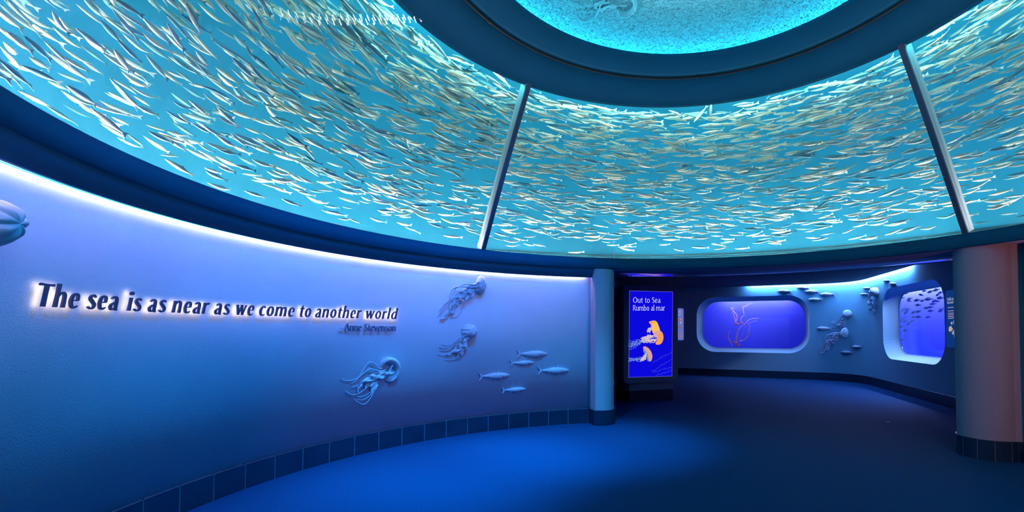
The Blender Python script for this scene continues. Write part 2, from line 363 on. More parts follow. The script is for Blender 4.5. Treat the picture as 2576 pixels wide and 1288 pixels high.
def wall_seg(name, a, c, hole, inset, depth, nrm_sign, glass_name, deep=1.15, m=FARWALL):
    e = (c - a).normalized(); L = (c - a).length; n = Vector((-e.y, e.x)) * nrm_sign          # n points away from the room
    W = lambda u, v, q=0.0: Vector((H * (a.x + e.x * u + n.x * q), H * (a.y + e.y * u + n.y * q), H * (v + 1)))
    b = MB(); outer = [(0, -1), (L, -1), (L, ZT), (0, ZT)]; h = rrect(*hole)
    polys = [[Vector((u, v, 0)) for u, v in outer], [Vector((u, v, 0)) for u, v in h]]
    flat = outer + h; tris = tessellate_polygon(polys)
    b.add([W(u, v) for u, v in flat], tris)
    hi = rrect(hole[0] + inset, hole[1] - inset, hole[2] + inset, hole[3] - inset, hole[4] - inset * 0.7)
    rows = []
    for k in range(6):                                  # splayed, softly rounded reveal
        t = k / 5; f_ = 1 - (1 - t) ** 1.6
        rows.append([W(p[0] + (q[0] - p[0]) * t, p[1] + (q[1] - p[1]) * t, depth * f_) for p, q in zip(h, hi)])
    b.grid(rows, cu=True)
    o = struct(b.build(name, m, merge=True))
    g = MB(); pane = rrect(hole[0] + inset - .04, hole[1] - inset + .04, hole[2] + inset - .04, hole[3] - inset + .04, hole[4] - inset * 0.7)
    g.prism([W(u, v, depth + 0.004) for u, v in pane], tuple(Vector((n.x, n.y, 0)) * H * 0.03)); struct(g.build(glass_name, WINGLASS))
    # tank box behind
    t = MB(); u0, u1, v0, v1 = hole[0] - (0.35 if deep > 1 else 1.9), hole[1] + 0.35, -0.75, 1.25; D0, D1 = depth + 0.04, depth + deep
    t.add([W(u0, v0, D1), W(u1, v0, D1), W(u1, v1, D1), W(u0, v1, D1), W(u0, v0, D0), W(u1, v0, D0), W(u1, v1, D0), W(u0, v1, D0)], [(0, 1, 2, 3), (0, 4, 5, 1), (1, 5, 6, 2), (2, 6, 7, 3), (3, 7, 4, 0)])
    struct(t.build('wall_' + name.split('_')[1] + '_tank', BLUELINER))
    return W
def s_of(a, c, x, y):
    p, _, _ = on_far(x, y); e = (c - a).normalized(); return (p.x / H - a.x) * e.x + (p.y / H - a.y) * e.y
W1a = s_of(S1a, S1b, 1752.4, 815); W1b = s_of(S1a, S1b, 2036.6, 815)
W2a = s_of(S2a, S2b, 2221, 815); W2b = s_of(S2a, S2b, 2376.5, 815)
WL1 = wall_seg('wall_back', S1a, f0, (W1a, W1b, -0.455, 0.785, 0.42), 0.09, 0.30, 1, 'window_5')
WL2 = wall_seg('wall_side', f1, S2b, (W2a - TL, W2b - TL, -0.46, 0.755, 0.36), 0.09, 0.24, 1, 'window_6', 0.72)
b = MB(); b.grid([[Vector((H * p.x, H * p.y, H * (z + 1))) for z in (-1, ZT)] for p in fil]); struct(b.build('wall_corner', FARWALL, smooth=True, merge=True))
# passage wall beyond the pillar
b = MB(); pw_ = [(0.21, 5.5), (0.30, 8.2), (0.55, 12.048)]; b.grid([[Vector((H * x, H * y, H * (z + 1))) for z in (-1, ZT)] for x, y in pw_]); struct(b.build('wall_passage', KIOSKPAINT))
# baseboard of the far room
b = MB(); e_ = []
for i, p in enumerate(FAR):
    q0, q1 = FAR[max(0, i - 1)], FAR[min(len(FAR) - 1, i + 1)]; t = (q1 - q0).normalized(); n = Vector((t.y, -t.x)); n = -n if n.dot(p) > 0 else n
    e_.append([Vector((H * (p.x + n.x * o_), H * (p.y + n.y * o_), H * (z + 1))) for o_, z in ((0.018, -1), (0.018, -0.846), (0.012, -0.842), (0, -0.842))])
b.grid(e_); struct(b.build('baseboard_back', TILE))
# dark ceiling with a slot along the wall for the cove light
b = MB(); inn = []
for i, p in enumerate(FAR):
    q0, q1 = FAR[max(0, i - 1)], FAR[min(len(FAR) - 1, i + 1)]; t = (q1 - q0).normalized(); n = Vector((t.y, -t.x)); n = -n if n.dot(p) > 0 else n
    inn.append((p, p + n * 0.10))
ring = [P(3.95, az, 0) for az in [-16 + k * 3.4 for k in range(26)]]
poly = [Vector((H * q.x, H * q.y, 2.0 * H)) for _, q in inn]
outer = [(-2.0 * H, 13 * H), (-2.0 * H, 5.9 * H)] + [(p.x, p.y) for p in ring] + [(4.75 * H, 3.3 * H)]
allp = poly + [Vector((x, y, 2.0 * H)) for x, y in outer[::-1]]
tr = tessellate_polygon([allp]); b.add(allp, tr); b.add([p + Vector((0, 0, 0.05)) for p in allp], tr); struct(b.build('ceiling', DARKCEIL))
b = MB(); b.grid([[Vector((H * p.x, H * p.y, H * (1 + ZT))), Vector((H * (q.x + (q.x - p.x) * 2), H * (q.y + (q.y - p.y) * 2), H * (1 + ZT)))] for p, q in inn]); struct(b.build('ceiling_slot', DARKCEIL))
# cove light of the far room
pa, _, _ = on_far(1883, 720); pb_, _, _ = on_far(2296, 679)
b = MB(); pts = []
path = [Vector((pa.x / H, pa.y / H))] + fil + [Vector((pb_.x / H, pb_.y / H))]
for i, p in enumerate(path):
    q0, q1 = path[max(0, i - 1)], path[min(len(path) - 1, i + 1)]; t = (q1 - q0).normalized(); n = Vector((t.y, -t.x)); n = -n if n.dot(p) > 0 else n
    pts.append(Vector((H * (p.x + n.x * 0.055), H * (p.y + n.y * 0.055), 2.035 * H)))
b.tube(pts, 0.018, 6); tag(b.build('far_cove_light', emis('far_cove_glow', *FAR_COVE), smooth=True), 'glowing strip light at the top of the far wall above the small fish reliefs', 'light strip')
# tank lights behind the two windows
for nm, WL, u0, u1, zl, lab in (('window_light', WL1, W1a + .35, W1b - .35, .86, 'pale strip light above the water behind the wide oval window'), ('window_light', WL2, W2a - TL - 1.7, W2b - TL + .1, 0.98, 'pale strip light above the water behind the fish-filled window')):
    b = MB(); q_ = 1.27 if zl < .9 else .86; b.tube([WL(u0, zl, q_), WL(u1, zl, q_)], 0.03, 8); tag(b.build(nm, emis('window_glow', WIN_TOP[0], WIN_TOP[1] * (1.0 if zl < .9 else 4.2))), lab, 'light strip')

b = MB(); b.tube([WL1(W1a + .3, 0.92, 0.42), WL1(W1a + 1.5, 0.92, 0.42)], 0.02, 8); tag(b.build('window_light', emis('window_front_glow', (1.0, 0.7, 0.55), 80.0)), 'warm strip light just above the glass of the wide oval window', 'light strip')  # added warm strip lifting the nettles from the front

# ================================================================= LETTERING (drawn with a broad pen: points carry their own stroke width)
def arch(x): return [(x + .04, .62, .06), (x + .16, .86, .10), (x + .32, .965, .14), (x + .47, .86, .19), (x + .52, .60, .20), (x + .52, 0, .22)]
STEM = lambda x, h, w=.215: [(x, 0, w + .02), (x, h * .5, w - .02), (x, h, w + .01)]
ELL = lambda cx, cy, rx, ry, a=.10, bb=.11: [(cx + rx * math.cos(t), cy + ry * math.sin(t), a + bb * abs(math.cos(t))) for t in [2 * math.pi * k / 14 for k in range(15)]]
S_ = [(.52, .83, .10), (.36, .965, .11), (.17, .88, .16), (.14, .70, .19), (.33, .51, .21), (.50, .32, .19), (.47, .11, .15), (.27, .03, .11), (.07, .14, .11)]
GLY = {
 'T': (.92, [[(.0, 1.38, .17), (.45, 1.37, .13), (.92, 1.38, .17)], [(.46, 0, .25), (.46, .7, .22), (.46, 1.36, .24)]]),
 'h': (.80, [STEM(.12, 1.52), arch(.12)]), 'n': (.80, [STEM(.12, 1.0), arch(.12)]), 'm': (1.26, [STEM(.12, 1.0), arch(.12), arch(.60)]),
 'r': (.54, [STEM(.12, 1.0), [(.16, .66, .07), (.27, .87, .13), (.42, .94, .18), (.52, .90, .19)]]),
 'u': (.80, [[(.12, 1.0, .21), (.12, .42, .20), (.18, .14, .17), (.34, .04, .12), (.50, .16, .09), (.62, .40, .07)], STEM(.64, 1.0)]),
 'i': (.26, [STEM(.12, 1.0)]), 'l': (.26, [STEM(.12, 1.52)]),
 'd': (.80, [STEM(.66, 1.52), [(.62, .80, .07), (.48, .955, .11), (.27, .86, .18), (.13, .48, .21), (.23, .10, .17), (.42, .05, .11), (.62, .30, .07)]]),
 'b': (.80, [STEM(.12, 1.52), [(.16, .70, .07), (.34, .955, .11), (.56, .86, .18), (.67, .48, .21), (.55, .10, .17), (.35, .04, .11), (.14, .16, .09)]]),
 'a': (.70, [[(.13, .82, .11), (.30, .965, .12), (.49, .88, .18), (.54, .64, .20), (.54, .22, .20), (.60, .04, .15), (.68, .02, .09)], [(.54, .60, .07), (.30, .50, .11), (.13, .30, .19), (.17, .09, .16), (.32, .04, .11), (.54, .24, .07)]]),
 'e': (.66, [[(.12, .50, .08), (.56, .53, .09)], [(.57, .51, .12), (.53, .84, .16), (.36, .965, .11), (.18, .83, .17), (.11, .48, .21), (.20, .13, .18), (.38, .04, .13), (.60, .15, .08)]]),
 's': (.58, [S_]), 'o': (.76, [ELL(.38, .5, .27, .46)]),
 'c': (.62, [[(.58, .83, .11), (.42, .965, .11), (.21, .85, .16), (.12, .50, .21), (.21, .14, .17), (.41, .04, .12), (.60, .14, .08)]]),
 'w': (1.06, [[(.06, 1, .22), (.31, 0, .20)], [(.31, 0, .10), (.53, 1, .12)], [(.52, 1, .21), (.76, 0, .20)], [(.76, 0, .09), (1.0, 1, .13)]]),
 'v': (.70, [[(.06, 1, .22), (.34, 0, .20)], [(.34, 0, .09), (.63, 1, .12)]]),
 'y': (.70, [[(.06, 1, .22), (.34, 0, .18)], [(.18, -.44, .1), (.34, 0, .10), (.63, 1, .12)]]),
 't': (.50, [[(.26, 1.30, .06), (.22, .98, .20), (.22, .32, .20), (.28, .08, .16), (.48, .05, .08)], [(.02, .93, .11), (.50, .93, .12)]]),
 'k': (.74, [STEM(.12, 1.52), [(.18, .46, .08), (.62, 1, .12)], [(.26, .58, .12), (.66, 0, .21)]]),
 'f': (.48, [[(.20, 0, .21), (.20, 1.1, .19), (.26, 1.38, .15), (.46, 1.46, .10)], [(.0, .93, .11), (.44, .93, .11)]]),
 'A': (.92, [[(.03, 0, .12), (.42, 1.42, .14)], [(.44, 1.42, .18), (.86, 0, .23)], [(.18, .46, .10), (.68, .46, .10)]]),
 'S': (.74, [[(x * 1.25, y * 1.42, wd * 1.12) for x, y, wd in S_]]), 'O': (1.10, [ELL(.55, .71, .44, .66, .11, .12)]),
 'R': (.84, [STEM(.13, 1.42), [(.10, 1.36, .11), (.42, 1.36, .14), (.62, 1.05, .19), (.42, .74, .13), (.12, .70, .10)], [(.36, .74, .12), (.80, 0, .23)]]),
 'P': (.78, [STEM(.13, 1.42), [(.10, 1.36, .11), (.44, 1.36, .14), (.64, 1.02, .20), (.42, .66, .13), (.12, .64, .10)]]),
 'M': (1.16, [[(.10, 0, .12), (.22, 1.42, .14)], [(.24, 1.42, .22), (.58, .1, .16)], [(.58, .1, .08), (.92, 1.42, .12)], [(.94, 1.42, .24), (1.04, 0, .24)]]),
 '-': (.90, [[(.04, .46, .09), (.84, .46, .09)]]),
}
def glyph_polys(ch, bold=1.0, slant=0.0):
    out = []
    for st in GLY[ch][1]:
        q = cr(st, 7) if len(st) > 2 else [st[0], tuple((a + b_) / 2 for a, b_ in zip(*st)), st[1]]
        L_, R_ = [], []
        for i, (x, y, wd) in enumerate(q):
            a, b_ = q[max(0, i - 1)], q[min(len(q) - 1, i + 1)]; tx, ty = b_[0] - a[0], b_[1] - a[1]; l = math.hypot(tx, ty) or 1
            nx, ny = -ty / l, tx / l; h = wd * bold / 2
            if len(q) == 3 and abs(ty) > 0.3 * l and abs(tx) > .05 * l: nx, ny = (-1 if ty > 0 else 1), 0; h = h / max(.5, abs(ty) / l)
            L_.append((x + nx * h, y + ny * h)); R_.append((x - nx * h, y - ny * h))
        out.append((L_, R_))
    if ch == 'i': 
        c = [(.12 + .135 * math.cos(t), 1.33 + .145 * math.sin(t)) for t in [math.pi * k / 10 for k in range(11)]]
        c2 = [(.12 + .135 * math.cos(-t), 1.33 + .145 * math.sin(-t)) for t in [math.pi * k / 10 for k in range(11)]]
        out.append((c, c2))
    return [([(x + slant * y, y) for x, y in a], [(x + slant * y, y) for x, y in b_]) for a, b_ in out]
def glyph_mesh(ch, sx, sy, depth, bold=1.0, slant=0.0, lit=False):
    """mesh data: x along the line, z up, front face at y = -depth"""
    b = MB()
    for L_, R_ in glyph_polys(ch, bold, slant):
        n = len(L_)
        fr = [Vector((x * sx, -depth, y * sy)) for x, y in L_] + [Vector((x * sx, -depth, y * sy)) for x, y in R_]
        bk = [p + Vector((0, depth, 0)) for p in fr]
        fs = []; n_b = len(b.f)
        for i in range(n - 1): fs.append((i, i + 1, n + i + 1, n + i)); fs.append((2 * n + i, 2 * n + n + i, 3 * n + i + 1, 2 * n + i + 1))
        for i in range(n - 1): fs.append((i, 2 * n + i, 2 * n + i + 1, i + 1)); fs.append((n + i, n + i + 1, 3 * n + i + 1, 3 * n + i))
        fs.append((0, n, 3 * n, 2 * n)); fs.append((n - 1, 3 * n - 1, 4 * n - 1, 2 * n - 1)); b.add(fr + bk, fs)
        if lit: b.m[n_b:] = [0 if (i < 2 * (n - 1) and i % 2 == 1) else 1 for i in range(len(fs))]
    return b
def adv(ch, track=.10): return GLY[ch][0] + track

# the quotation on the curved wall: every letter stands off the wall with a warm light behind it
RL = 2.866 - 0.034 / H                                    # radius of the letter faces
ZB = 0.0985
quote = empty('quotation_sign', P(2.866, -80, ZB), 'dark blue italic quotation lettering on the curved wall, haloed by warm light', 'sign')
HALO = emis('letter_halo', *LETTER_GLOW)
WORDS = [('The', 97, 197), ('sea', 214, 296), ('is', 317, 354), ('as', 368, 416), ('near', 430, 524), ('as', 536, 577), ('we', 590, 638), ('come', 649, 740), ('to', 751, 782), ('another', 791, 908), ('world', 918, 999)]
SX = 0.092; SL = 0.22; TRK = 0.20
for word, x0, x1 in WORDS:
    a0, a1 = azim(on_round_wall(x0, 790, RL)), azim(on_round_wall(x1, 790, RL))
    arc = math.radians(a1 - a0) * RL * H
    total = sum(adv(c, TRK) for c in word) - TRK - .06 + SL * 1.0 - (.30 if word == 'The' else 0); sc = arc / total; x = -.30 if word == 'The' else 0
    for c in word:
        az = a0 + math.degrees(x * sc / (RL * H)); p = P(RL, az, ZB + .006 * (az + 79) / 25)
        b = glyph_mesh(c, sc, SX, 0.011, 1.0, SL * SX / sc)
        lo = b.build('letter', LETTERPAINT); lo.parent = quote; lo.location = p - quote.location; lo.rotation_euler = (0, 0, -math.radians(az))
        hb = glyph_mesh(c, sc, SX, 0.003, 0.5, SL * SX / sc, True).build('backlight', [HALO, LETTERPAINT]); hb.parent = lo; hb.location = (0, 0.0035, 0); hb['label'] = 'warm white glow'
        x += adv(c, TRK)
auth = empty('author_sign', P(2.866, -58, 0.02), 'small wall-coloured raised author name under the end of the haloed quotation', 'sign')
xa, xb = azim(on_round_wall(853, 830, 2.856)), azim(on_round_wall(995, 830, 2.856)); word = '-Anne Stevenson'
arc = math.radians(xb - xa) * 2.856 * H; total = sum(.46 if c == ' ' else adv(c, .09) for c in word); sc = arc / total; x = 0
zb_ = on_round_wall(960, 833, 2.856).z
for c in word:
    if c == ' ': x += .46; continue
    az = xa + math.degrees(x * sc / (2.856 * H)); p = P(2.866 - .02 / H, az, 0); p.z = zb_
    lo = glyph_mesh(c, sc, 0.062, 0.018, .66, .02).build('letter', NAMEPAINT); lo.parent = auth; lo.location = p - auth.location + Vector((0, 0, 0)); lo.rotation_euler = (0, 0, -math.radians(az))
    x += adv(c, .09)

# ================================================================= RELIEFS: jellyfish and fish in painted plaster
def on_dome(x, y):
    """ray to the inside of the flat ellipsoid of the ceiling dome"""
    d = ray(x, y); k = Vector((1 / 1.475, 1 / 1.475, 1 / .30)) / H; o_ = EYE - Vector((H * XC, H * YC, 3.30 * H))
    u = Vector((d.x * k.x, d.y * k.y, d.z * k.z)); v = Vector((o_.x * k.x, o_.y * k.y, o_.z * k.z)); a, b_, c = u.dot(u), 2 * u.dot(v), v.dot(v) - 1
    return EYE + d * ((-b_ + math.sqrt(max(0, b_ * b_ - 4 * a * c))) / 2 / a)
class Surf:
    """maps a picture position plus a height above the surface to a point of the place"""
    def __init__(s, kind, ox, oy, sc, jx=0, jy=0, k=1.0, tx=0, ty=0): s.kind, s.ox, s.oy, s.sc, s.j = kind, ox, oy, sc, (jx, jy, k, tx, ty)
    def px(s, q):
        jx, jy, k, tx, ty = s.j
        if k != 1.0 or jx: q = (tx + (q[0] - jx) * k, ty + (q[1] - jy) * k)
        return s.ox + q[0] / s.sc, s.oy + q[1] / s.sc
    def __call__(s, q, off=0.0):
        x, y = s.px(q)
        if s.kind == 'round':
            p = on_round_wall(x, y, 2.866); return p + wall_normal(p) * off
        if s.kind == 'dome':
            p = on_dome(x, y); return p - Vector((0, 0, off))
        p, t, n = on_far(x, y); return p + n * off
    def n(s, q):
        if s.kind == 'round': return wall_normal(s(q))
        if s.kind == 'dome': return Vector((0, 0, -1))
        return on_far(*s.px(q))[2]
    def unit(s, q):                     # metres per drawing unit near q
        return (s((q[0] + 1, q[1])) - s(q)).length, (s((q[0], q[1] + 1)) - s(q)).length

def jelly(S, name, label, group, bell, tentacles, arms, K=1.0, m=None):
    """bell: (cx, cy, rx, ry, depth, lobes, squash side) or a list for a crescent; tentacles and arms: lists of drawn paths"""
    m = m or RELIEF
    c = bell[:2] if not isinstance(bell[0], tuple) else bell[len(bell) // 2][:2]
    o = empty(name, S(c), label, 'relief sculpture', group)
    b = MB()
    if isinstance(bell[0], tuple):      # bell seen from its open side: a fat ribbed crescent
        q = cr(bell, 9); rows = []; nn = S.n(c)
        for i, (x, y, r, h) in enumerate(q):
            a, d = q[max(0, i - 1)], q[min(len(q) - 1, i + 1)]; tx, ty = d[0] - a[0], d[1] - a[1]; l = math.hypot(tx, ty) or 1; nx, ny = -ty / l, tx / l
            rr = r * (1 + .10 * math.cos(i * 1.9)); row = []
            for k in range(13):
                t = math.pi * k / 12; fl = math.sin(t) ** .8
                row.append(S((x + nx * rr * math.cos(t), y + ny * rr * math.cos(t)), h * K * fl * (1 + (.16 * math.cos(i * 1.9) if k > 6 else 0)) - .002))
            rows.append(row)
        b.grid(rows); 
        ap = S(q[0][:2], 0); 
    else:
        cx, cy, rx, ry, dep, lobes, lean = bell[:7]; rib = bell[7] if len(bell) > 7 else .05; rows = []
        for i in range(13):
            ph = math.pi / 2 * i / 12; row = []
            for k in range(96):
                t = 2 * math.pi * k / 96; rr = math.cos(ph)
                notch = 1 - (.07 * max(0, -math.sin(-t + lean)) + .02) * (math.cos(lobes * t) ** 2) * rr
                low = math.cos(t - lean)        # rim side is pulled in and stands proud
                x = cx + rx * rr * notch * math.cos(t); y = cy + ry * rr * notch * math.sin(t)
                row.append(S((x, y), dep * K * (math.sin(ph) * (1 + rib * (abs(math.cos(lobes * t / 2)) * 2 - 1) * min(1, rr * 1.6)) + .30 * rr * max(0, low)) - .003))
            rows.append(row)
        b.grid(rows, cu=True); n0 = len(b.v) - 96; b.f.append([n0 + k for k in range(96)]); b.m.append(0)
        und = []                        # back edge closed down to the surface on the rim side
        for k in range(96):
            t = 2 * math.pi * k / 96; x = cx + rx * .93 * math.cos(t); y = cy + ry * .93 * math.sin(t); und.append(S((x, y), 0.0))
        b.grid([rows[0], und], cu=True)
    b.build('bell', m, o, smooth=True)
    for path, r0, r1, h0, h1 in tentacles:
        q = cr(path, 7); n = len(q); b = MB()
        pts = [S(p, (h0 + (h1 - h0) * i / (n - 1)) * K) for i, p in enumerate(q)]
        b.tube(pts, [(r0 + (r1 - r0) * (i / (n - 1)) ** .8) * K for i in range(n)], 7); b.build('tentacle', m, o, smooth=True)
    for path, wd, h0, h1, ph in arms:
        q = cr(path, 9); n = len(q); b = MB(); rows = []; back = []
        for i, p in enumerate(q):
            a, d = q[max(0, i - 1)], q[min(n - 1, i + 1)]; tx, ty = d[0] - a[0], d[1] - a[1]; l = math.hypot(tx, ty) or 1; nx, ny = -ty / l, tx / l
            u = i / (n - 1); ww = wd * (.5 + .9 * math.sin(math.pi * min(1, u * 1.1 + .05)) ** .7) * (1 - .55 * u ** 3); hh = (h0 + (h1 - h0) * u) * K; row = []; bk = []
            for k in range(7):
                v = -1 + k / 3; e = abs(v) ** 1.5
                ruf = .40 * e * math.sin(i * .42 + ph + (1.7 if v > 0 else 0)) 
                x = p[0] + nx * ww * (v + .22 * e * math.sin(i * .6 + ph)) + tx / l * ww * ruf * .8; y = p[1] + ny * ww * (v + .22 * e * math.sin(i * .6 + ph)) + ty / l * ww * ruf * .8
                hq = max(.002, hh * (1 + ruf * .9)); row.append(S((x, y), hq)); bk.append(S((x, y), max(.0005, hq - .008 * K)))
            rows.append(row + bk[::-1])
        b.grid(rows, cu=True); nb_ = len(rows[0]); n0 = len(b.v) - n * nb_
        b.f.append([n0 + k for k in range(nb_)]); b.m.append(0); b.f.append([n0 + (n - 1) * nb_ + k for k in range(nb_)]); b.m.append(0)
        b.build('oral_arm', m, o, smooth=True)
    return o

J1 = dict(bell=(1175, 335, 135, 215, .115, 5, 2.4), tentacles=[
    ([(1120, 310), (1020, 385), (900, 405), (700, 390), (540, 410), (450, 520), (430, 680), (420, 780), (330, 900), (240, 1040)], .010, .005, .10, .02),
    ([(1060, 320), (950, 345), (830, 325), (720, 345), (600, 400), (500, 440)], .009, .008, .09, .05),
    ([(820, 450), (680, 500), (560, 580), (450, 690), (320, 790), (215, 940)], .010, .005, .07, .02),
    ([(560, 440), (500, 570), (430, 700), (330, 830), (185, 1090)], .008, .004, .06, .01),
    ([(760, 800), (730, 920), (640, 1060), (490, 1110)], .006, .003, .03, .006)],
    arms=[([(1120, 330), (960, 380), (860, 460), (770, 540), (610, 600), (520, 700), (460, 850), (430, 960)], 62, .085, .05, 0.0),
          ([(1090, 430), (990, 480), (900, 590), (800, 720), (690, 690)], 46, .08, .05, 1.0),
          ([(560, 760), (530, 900), (450, 980), (330, 1080), (230, 1140)], 40, .05, .03, 2.0),
          ([(700, 700), (600, 760), (560, 880), (540, 1010)], 48, .05, .02, 3.0)])
J2 = dict(bell=(960, 345, 215, 190, .115, 5, 1.5), tentacles=[
    ([(785, 400), (740, 480), (620, 560), (520, 640), (440, 710), (320, 730), (230, 710)], .009, .004, .05, .008),
    ([(830, 470), (740, 520), (640, 580), (520, 690), (420, 780), (270, 800), (150, 780)], .009, .004, .05, .008),
    ([(850, 500), (700, 600), (560, 720), (440, 830), (300, 870), (165, 870)], .008, .004, .04, .008),
    ([(720, 600), (690, 670), (600, 740), (520, 850), (400, 950), (250, 995), (130, 980)], .009, .004, .05, .008),
    ([(720, 1060), (560, 1110), (420, 1135), (300, 1125)], .005, .003, .02, .004)],
    arms=[([(880, 500), (840, 600), (770, 720), (690, 800), (560, 880), (430, 960), (370, 1010)], 55, .07, .03, .4),
          ([(890, 560), (850, 700), (780, 850), (690, 920), (580, 960)], 44, .05, .03, 2.0),
          ([(820, 830), (740, 930), (660, 1010), (600, 1050)], 50, .03, .02, 3.6)])
J3 = dict(bell=[(975, 350, 14, .02), (1000, 250, 38, .045), (1070, 160, 62, .08), (1180, 140, 72, .095), (1290, 215, 72, .095), (1345, 330, 62, .085), (1330, 460, 54, .07), (1270, 575, 45, .055), (1170, 625, 34, .04), (1080, 595, 12, .015)],
    tentacles=[([(975, 345), (920, 330), (850, 260), (780, 205), (690, 205), (600, 310), (530, 430), (460, 530), (350, 600), (220, 620), (110, 605), (55, 570)], .009, .004, .03, .012),
    ([(1050, 375), (950, 400), (850, 380), (740, 350), (650, 375), (560, 450), (470, 540), (390, 630), (290, 690)], .009, .004, .04, .012),
    ([(1200, 260), (1150, 360), (1090, 430), (980, 420), (900, 430), (840, 490), (790, 580), (700, 720), (520, 870), (400, 935), (280, 940), (160, 870)], .009, .005, .06, .012),
    ([(450, 700), (400, 740), (300, 775)], .006, .004, .03, .01),
    ([(900, 720), (790, 830), (650, 940), (500, 990), (310, 980)], .006, .003, .03, .006),
    ([(780, 860), (690, 980), (560, 1065), (430, 1060)], .006, .003, .03, .006),
    ([(880, 740), (800, 880), (720, 1030), (620, 1150), (530, 1165), (430, 1110), (345, 1025)], .006, .004, .03, .008)],
    arms=[([(1230, 390), (1100, 450), (950, 500), (800, 560), (620, 600), (480, 680), (430, 800), (400, 880)], 40, .07, .04, 0.0),
          ([(1090, 440), (900, 460), (760, 490), (680, 520)], 30, .06, .04, 1.2),
          ([(820, 540), (760, 640), (650, 740), (550, 850)], 42, .05, .03, 2.2),
          ([(900, 620), (840, 720), (780, 830), (760, 960)], 46, .03, .02, 3.0)])
jelly(Surf('round', 1080, 680, 9.2), 'jellyfish_relief', 'plaster jellyfish relief touching the bright cove light, topmost on the curved wall', 'wall jellyfish', **J1)
jelly(Surf('round', 1090, 800, 10.73), 'jellyfish_relief', 'plaster jellyfish relief with smooth round bell, middle one beside the end of the quotation', 'wall jellyfish', **J2)
jelly(Surf('round', 850, 890, 9.2), 'jellyfish_relief', 'plaster jellyfish relief with open ribbed hooked bell, lowest on the curved wall', 'wall jellyfish', **J3)
# big bell cut by the edge of the photo
jelly(Surf('round', 0, 470, 7.58), 'jellyfish_relief', 'large ribbed plaster jellyfish bell before the first word of the quotation', 'wall jellyfish',
      bell=(-470, 655, 540, 500, .17, 7, 2.6, .10), tentacles=[([(-560, 760), (-700, 900), (-900, 1000), (-1100, 1050)], .012, .006, .10, .02), ([(-580, 860), (-760, 1000), (-900, 1150), (-1100, 1300)], .012, .006, .10, .02)],
      arms=[([(-560, 800), (-700, 950), (-850, 1100), (-1000, 1250)], 80, .10, .05, .5)])
# the same figures on the far wall
jelly(Surf('far', 2040, 690, 6.132, 960, 345, .32, 565, 607), 'jellyfish_relief', 'smooth-belled plaster jellyfish on the far wall, higher of the two between the windows', 'far wall jellyfish', K=1.3, **J2)
jelly(Surf('far', 2040, 690, 6.132, 1175, 335, .40, 525, 905), 'jellyfish_relief', 'plaster jellyfish on the far wall trailing arms above two low fish', 'far wall jellyfish', K=1.3, **J1)
jelly(Surf('far', 2040, 690, 6.132), 'jellyfish_relief', 'slim upright plaster jellyfish beside the fish-filled window', 'far wall jellyfish', K=1.2,
      bell=(1003, 270, 48, 72, .13, 4, 2.2), tentacles=[([(945, 345), (920, 400), (930, 480), (905, 560), (870, 600)], .012, .005, .06, .01), ([(975, 520), (935, 590), (915, 635)], .01, .005, .04, .01), ([(990, 520), (1000, 580), (960, 632)], .01, .005, .04, .01)],
      arms=[([(990, 330), (965, 400), (990, 460), (985, 520), (960, 590)], 22, .09, .05, .3), ([(970, 350), (950, 430), (960, 500), (940, 560)], 18, .07, .04, 1.7)])
# relief on the dome
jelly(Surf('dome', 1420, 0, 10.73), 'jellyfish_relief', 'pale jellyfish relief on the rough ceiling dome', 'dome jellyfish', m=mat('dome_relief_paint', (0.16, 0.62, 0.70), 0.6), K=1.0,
      bell=[(1420, 180, 20, .03), (1470, 290, 40, .05), (1600, 345, 42, .06), (1760, 310, 42, .06), (1880, 190, 50, .06), (1910, 40, 60, .07), (1860, -120, 60, .06), (1720, -210, 40, .05)],
      tentacles=[([(1420, 170), (1280, 165), (1150, 200), (1000, 250), (800, 270), (600, 300), (440, 290)], .006, .003, .03, .01), ([(1000, 30), (850, 90), (650, 120), (420, 125), (300, 100), (210, 50)], .006, .003, .03, .01),
                 ([(820, 420), (700, 500), (580, 560), (450, 550), (360, 470), (315, 390)], .006, .003, .02, .008), ([(1700, 70), (1550, 70), (1400, 80), (1230, 90), (1050, 190)], .008, .005, .04, .02), ([(1230, -40), (1060, 0), (960, 60), (960, 180)], .010, .007, .04, .03)],
      arms=[([(1420, 80), (1200, 110), (1000, 190), (900, 260), (860, 360), (820, 460)], 34, .04, .02, .4), ([(1100, -20), (960, 20), (840, 90), (860, 180), (890, 250)], 30, .03, .02, 1.5)])

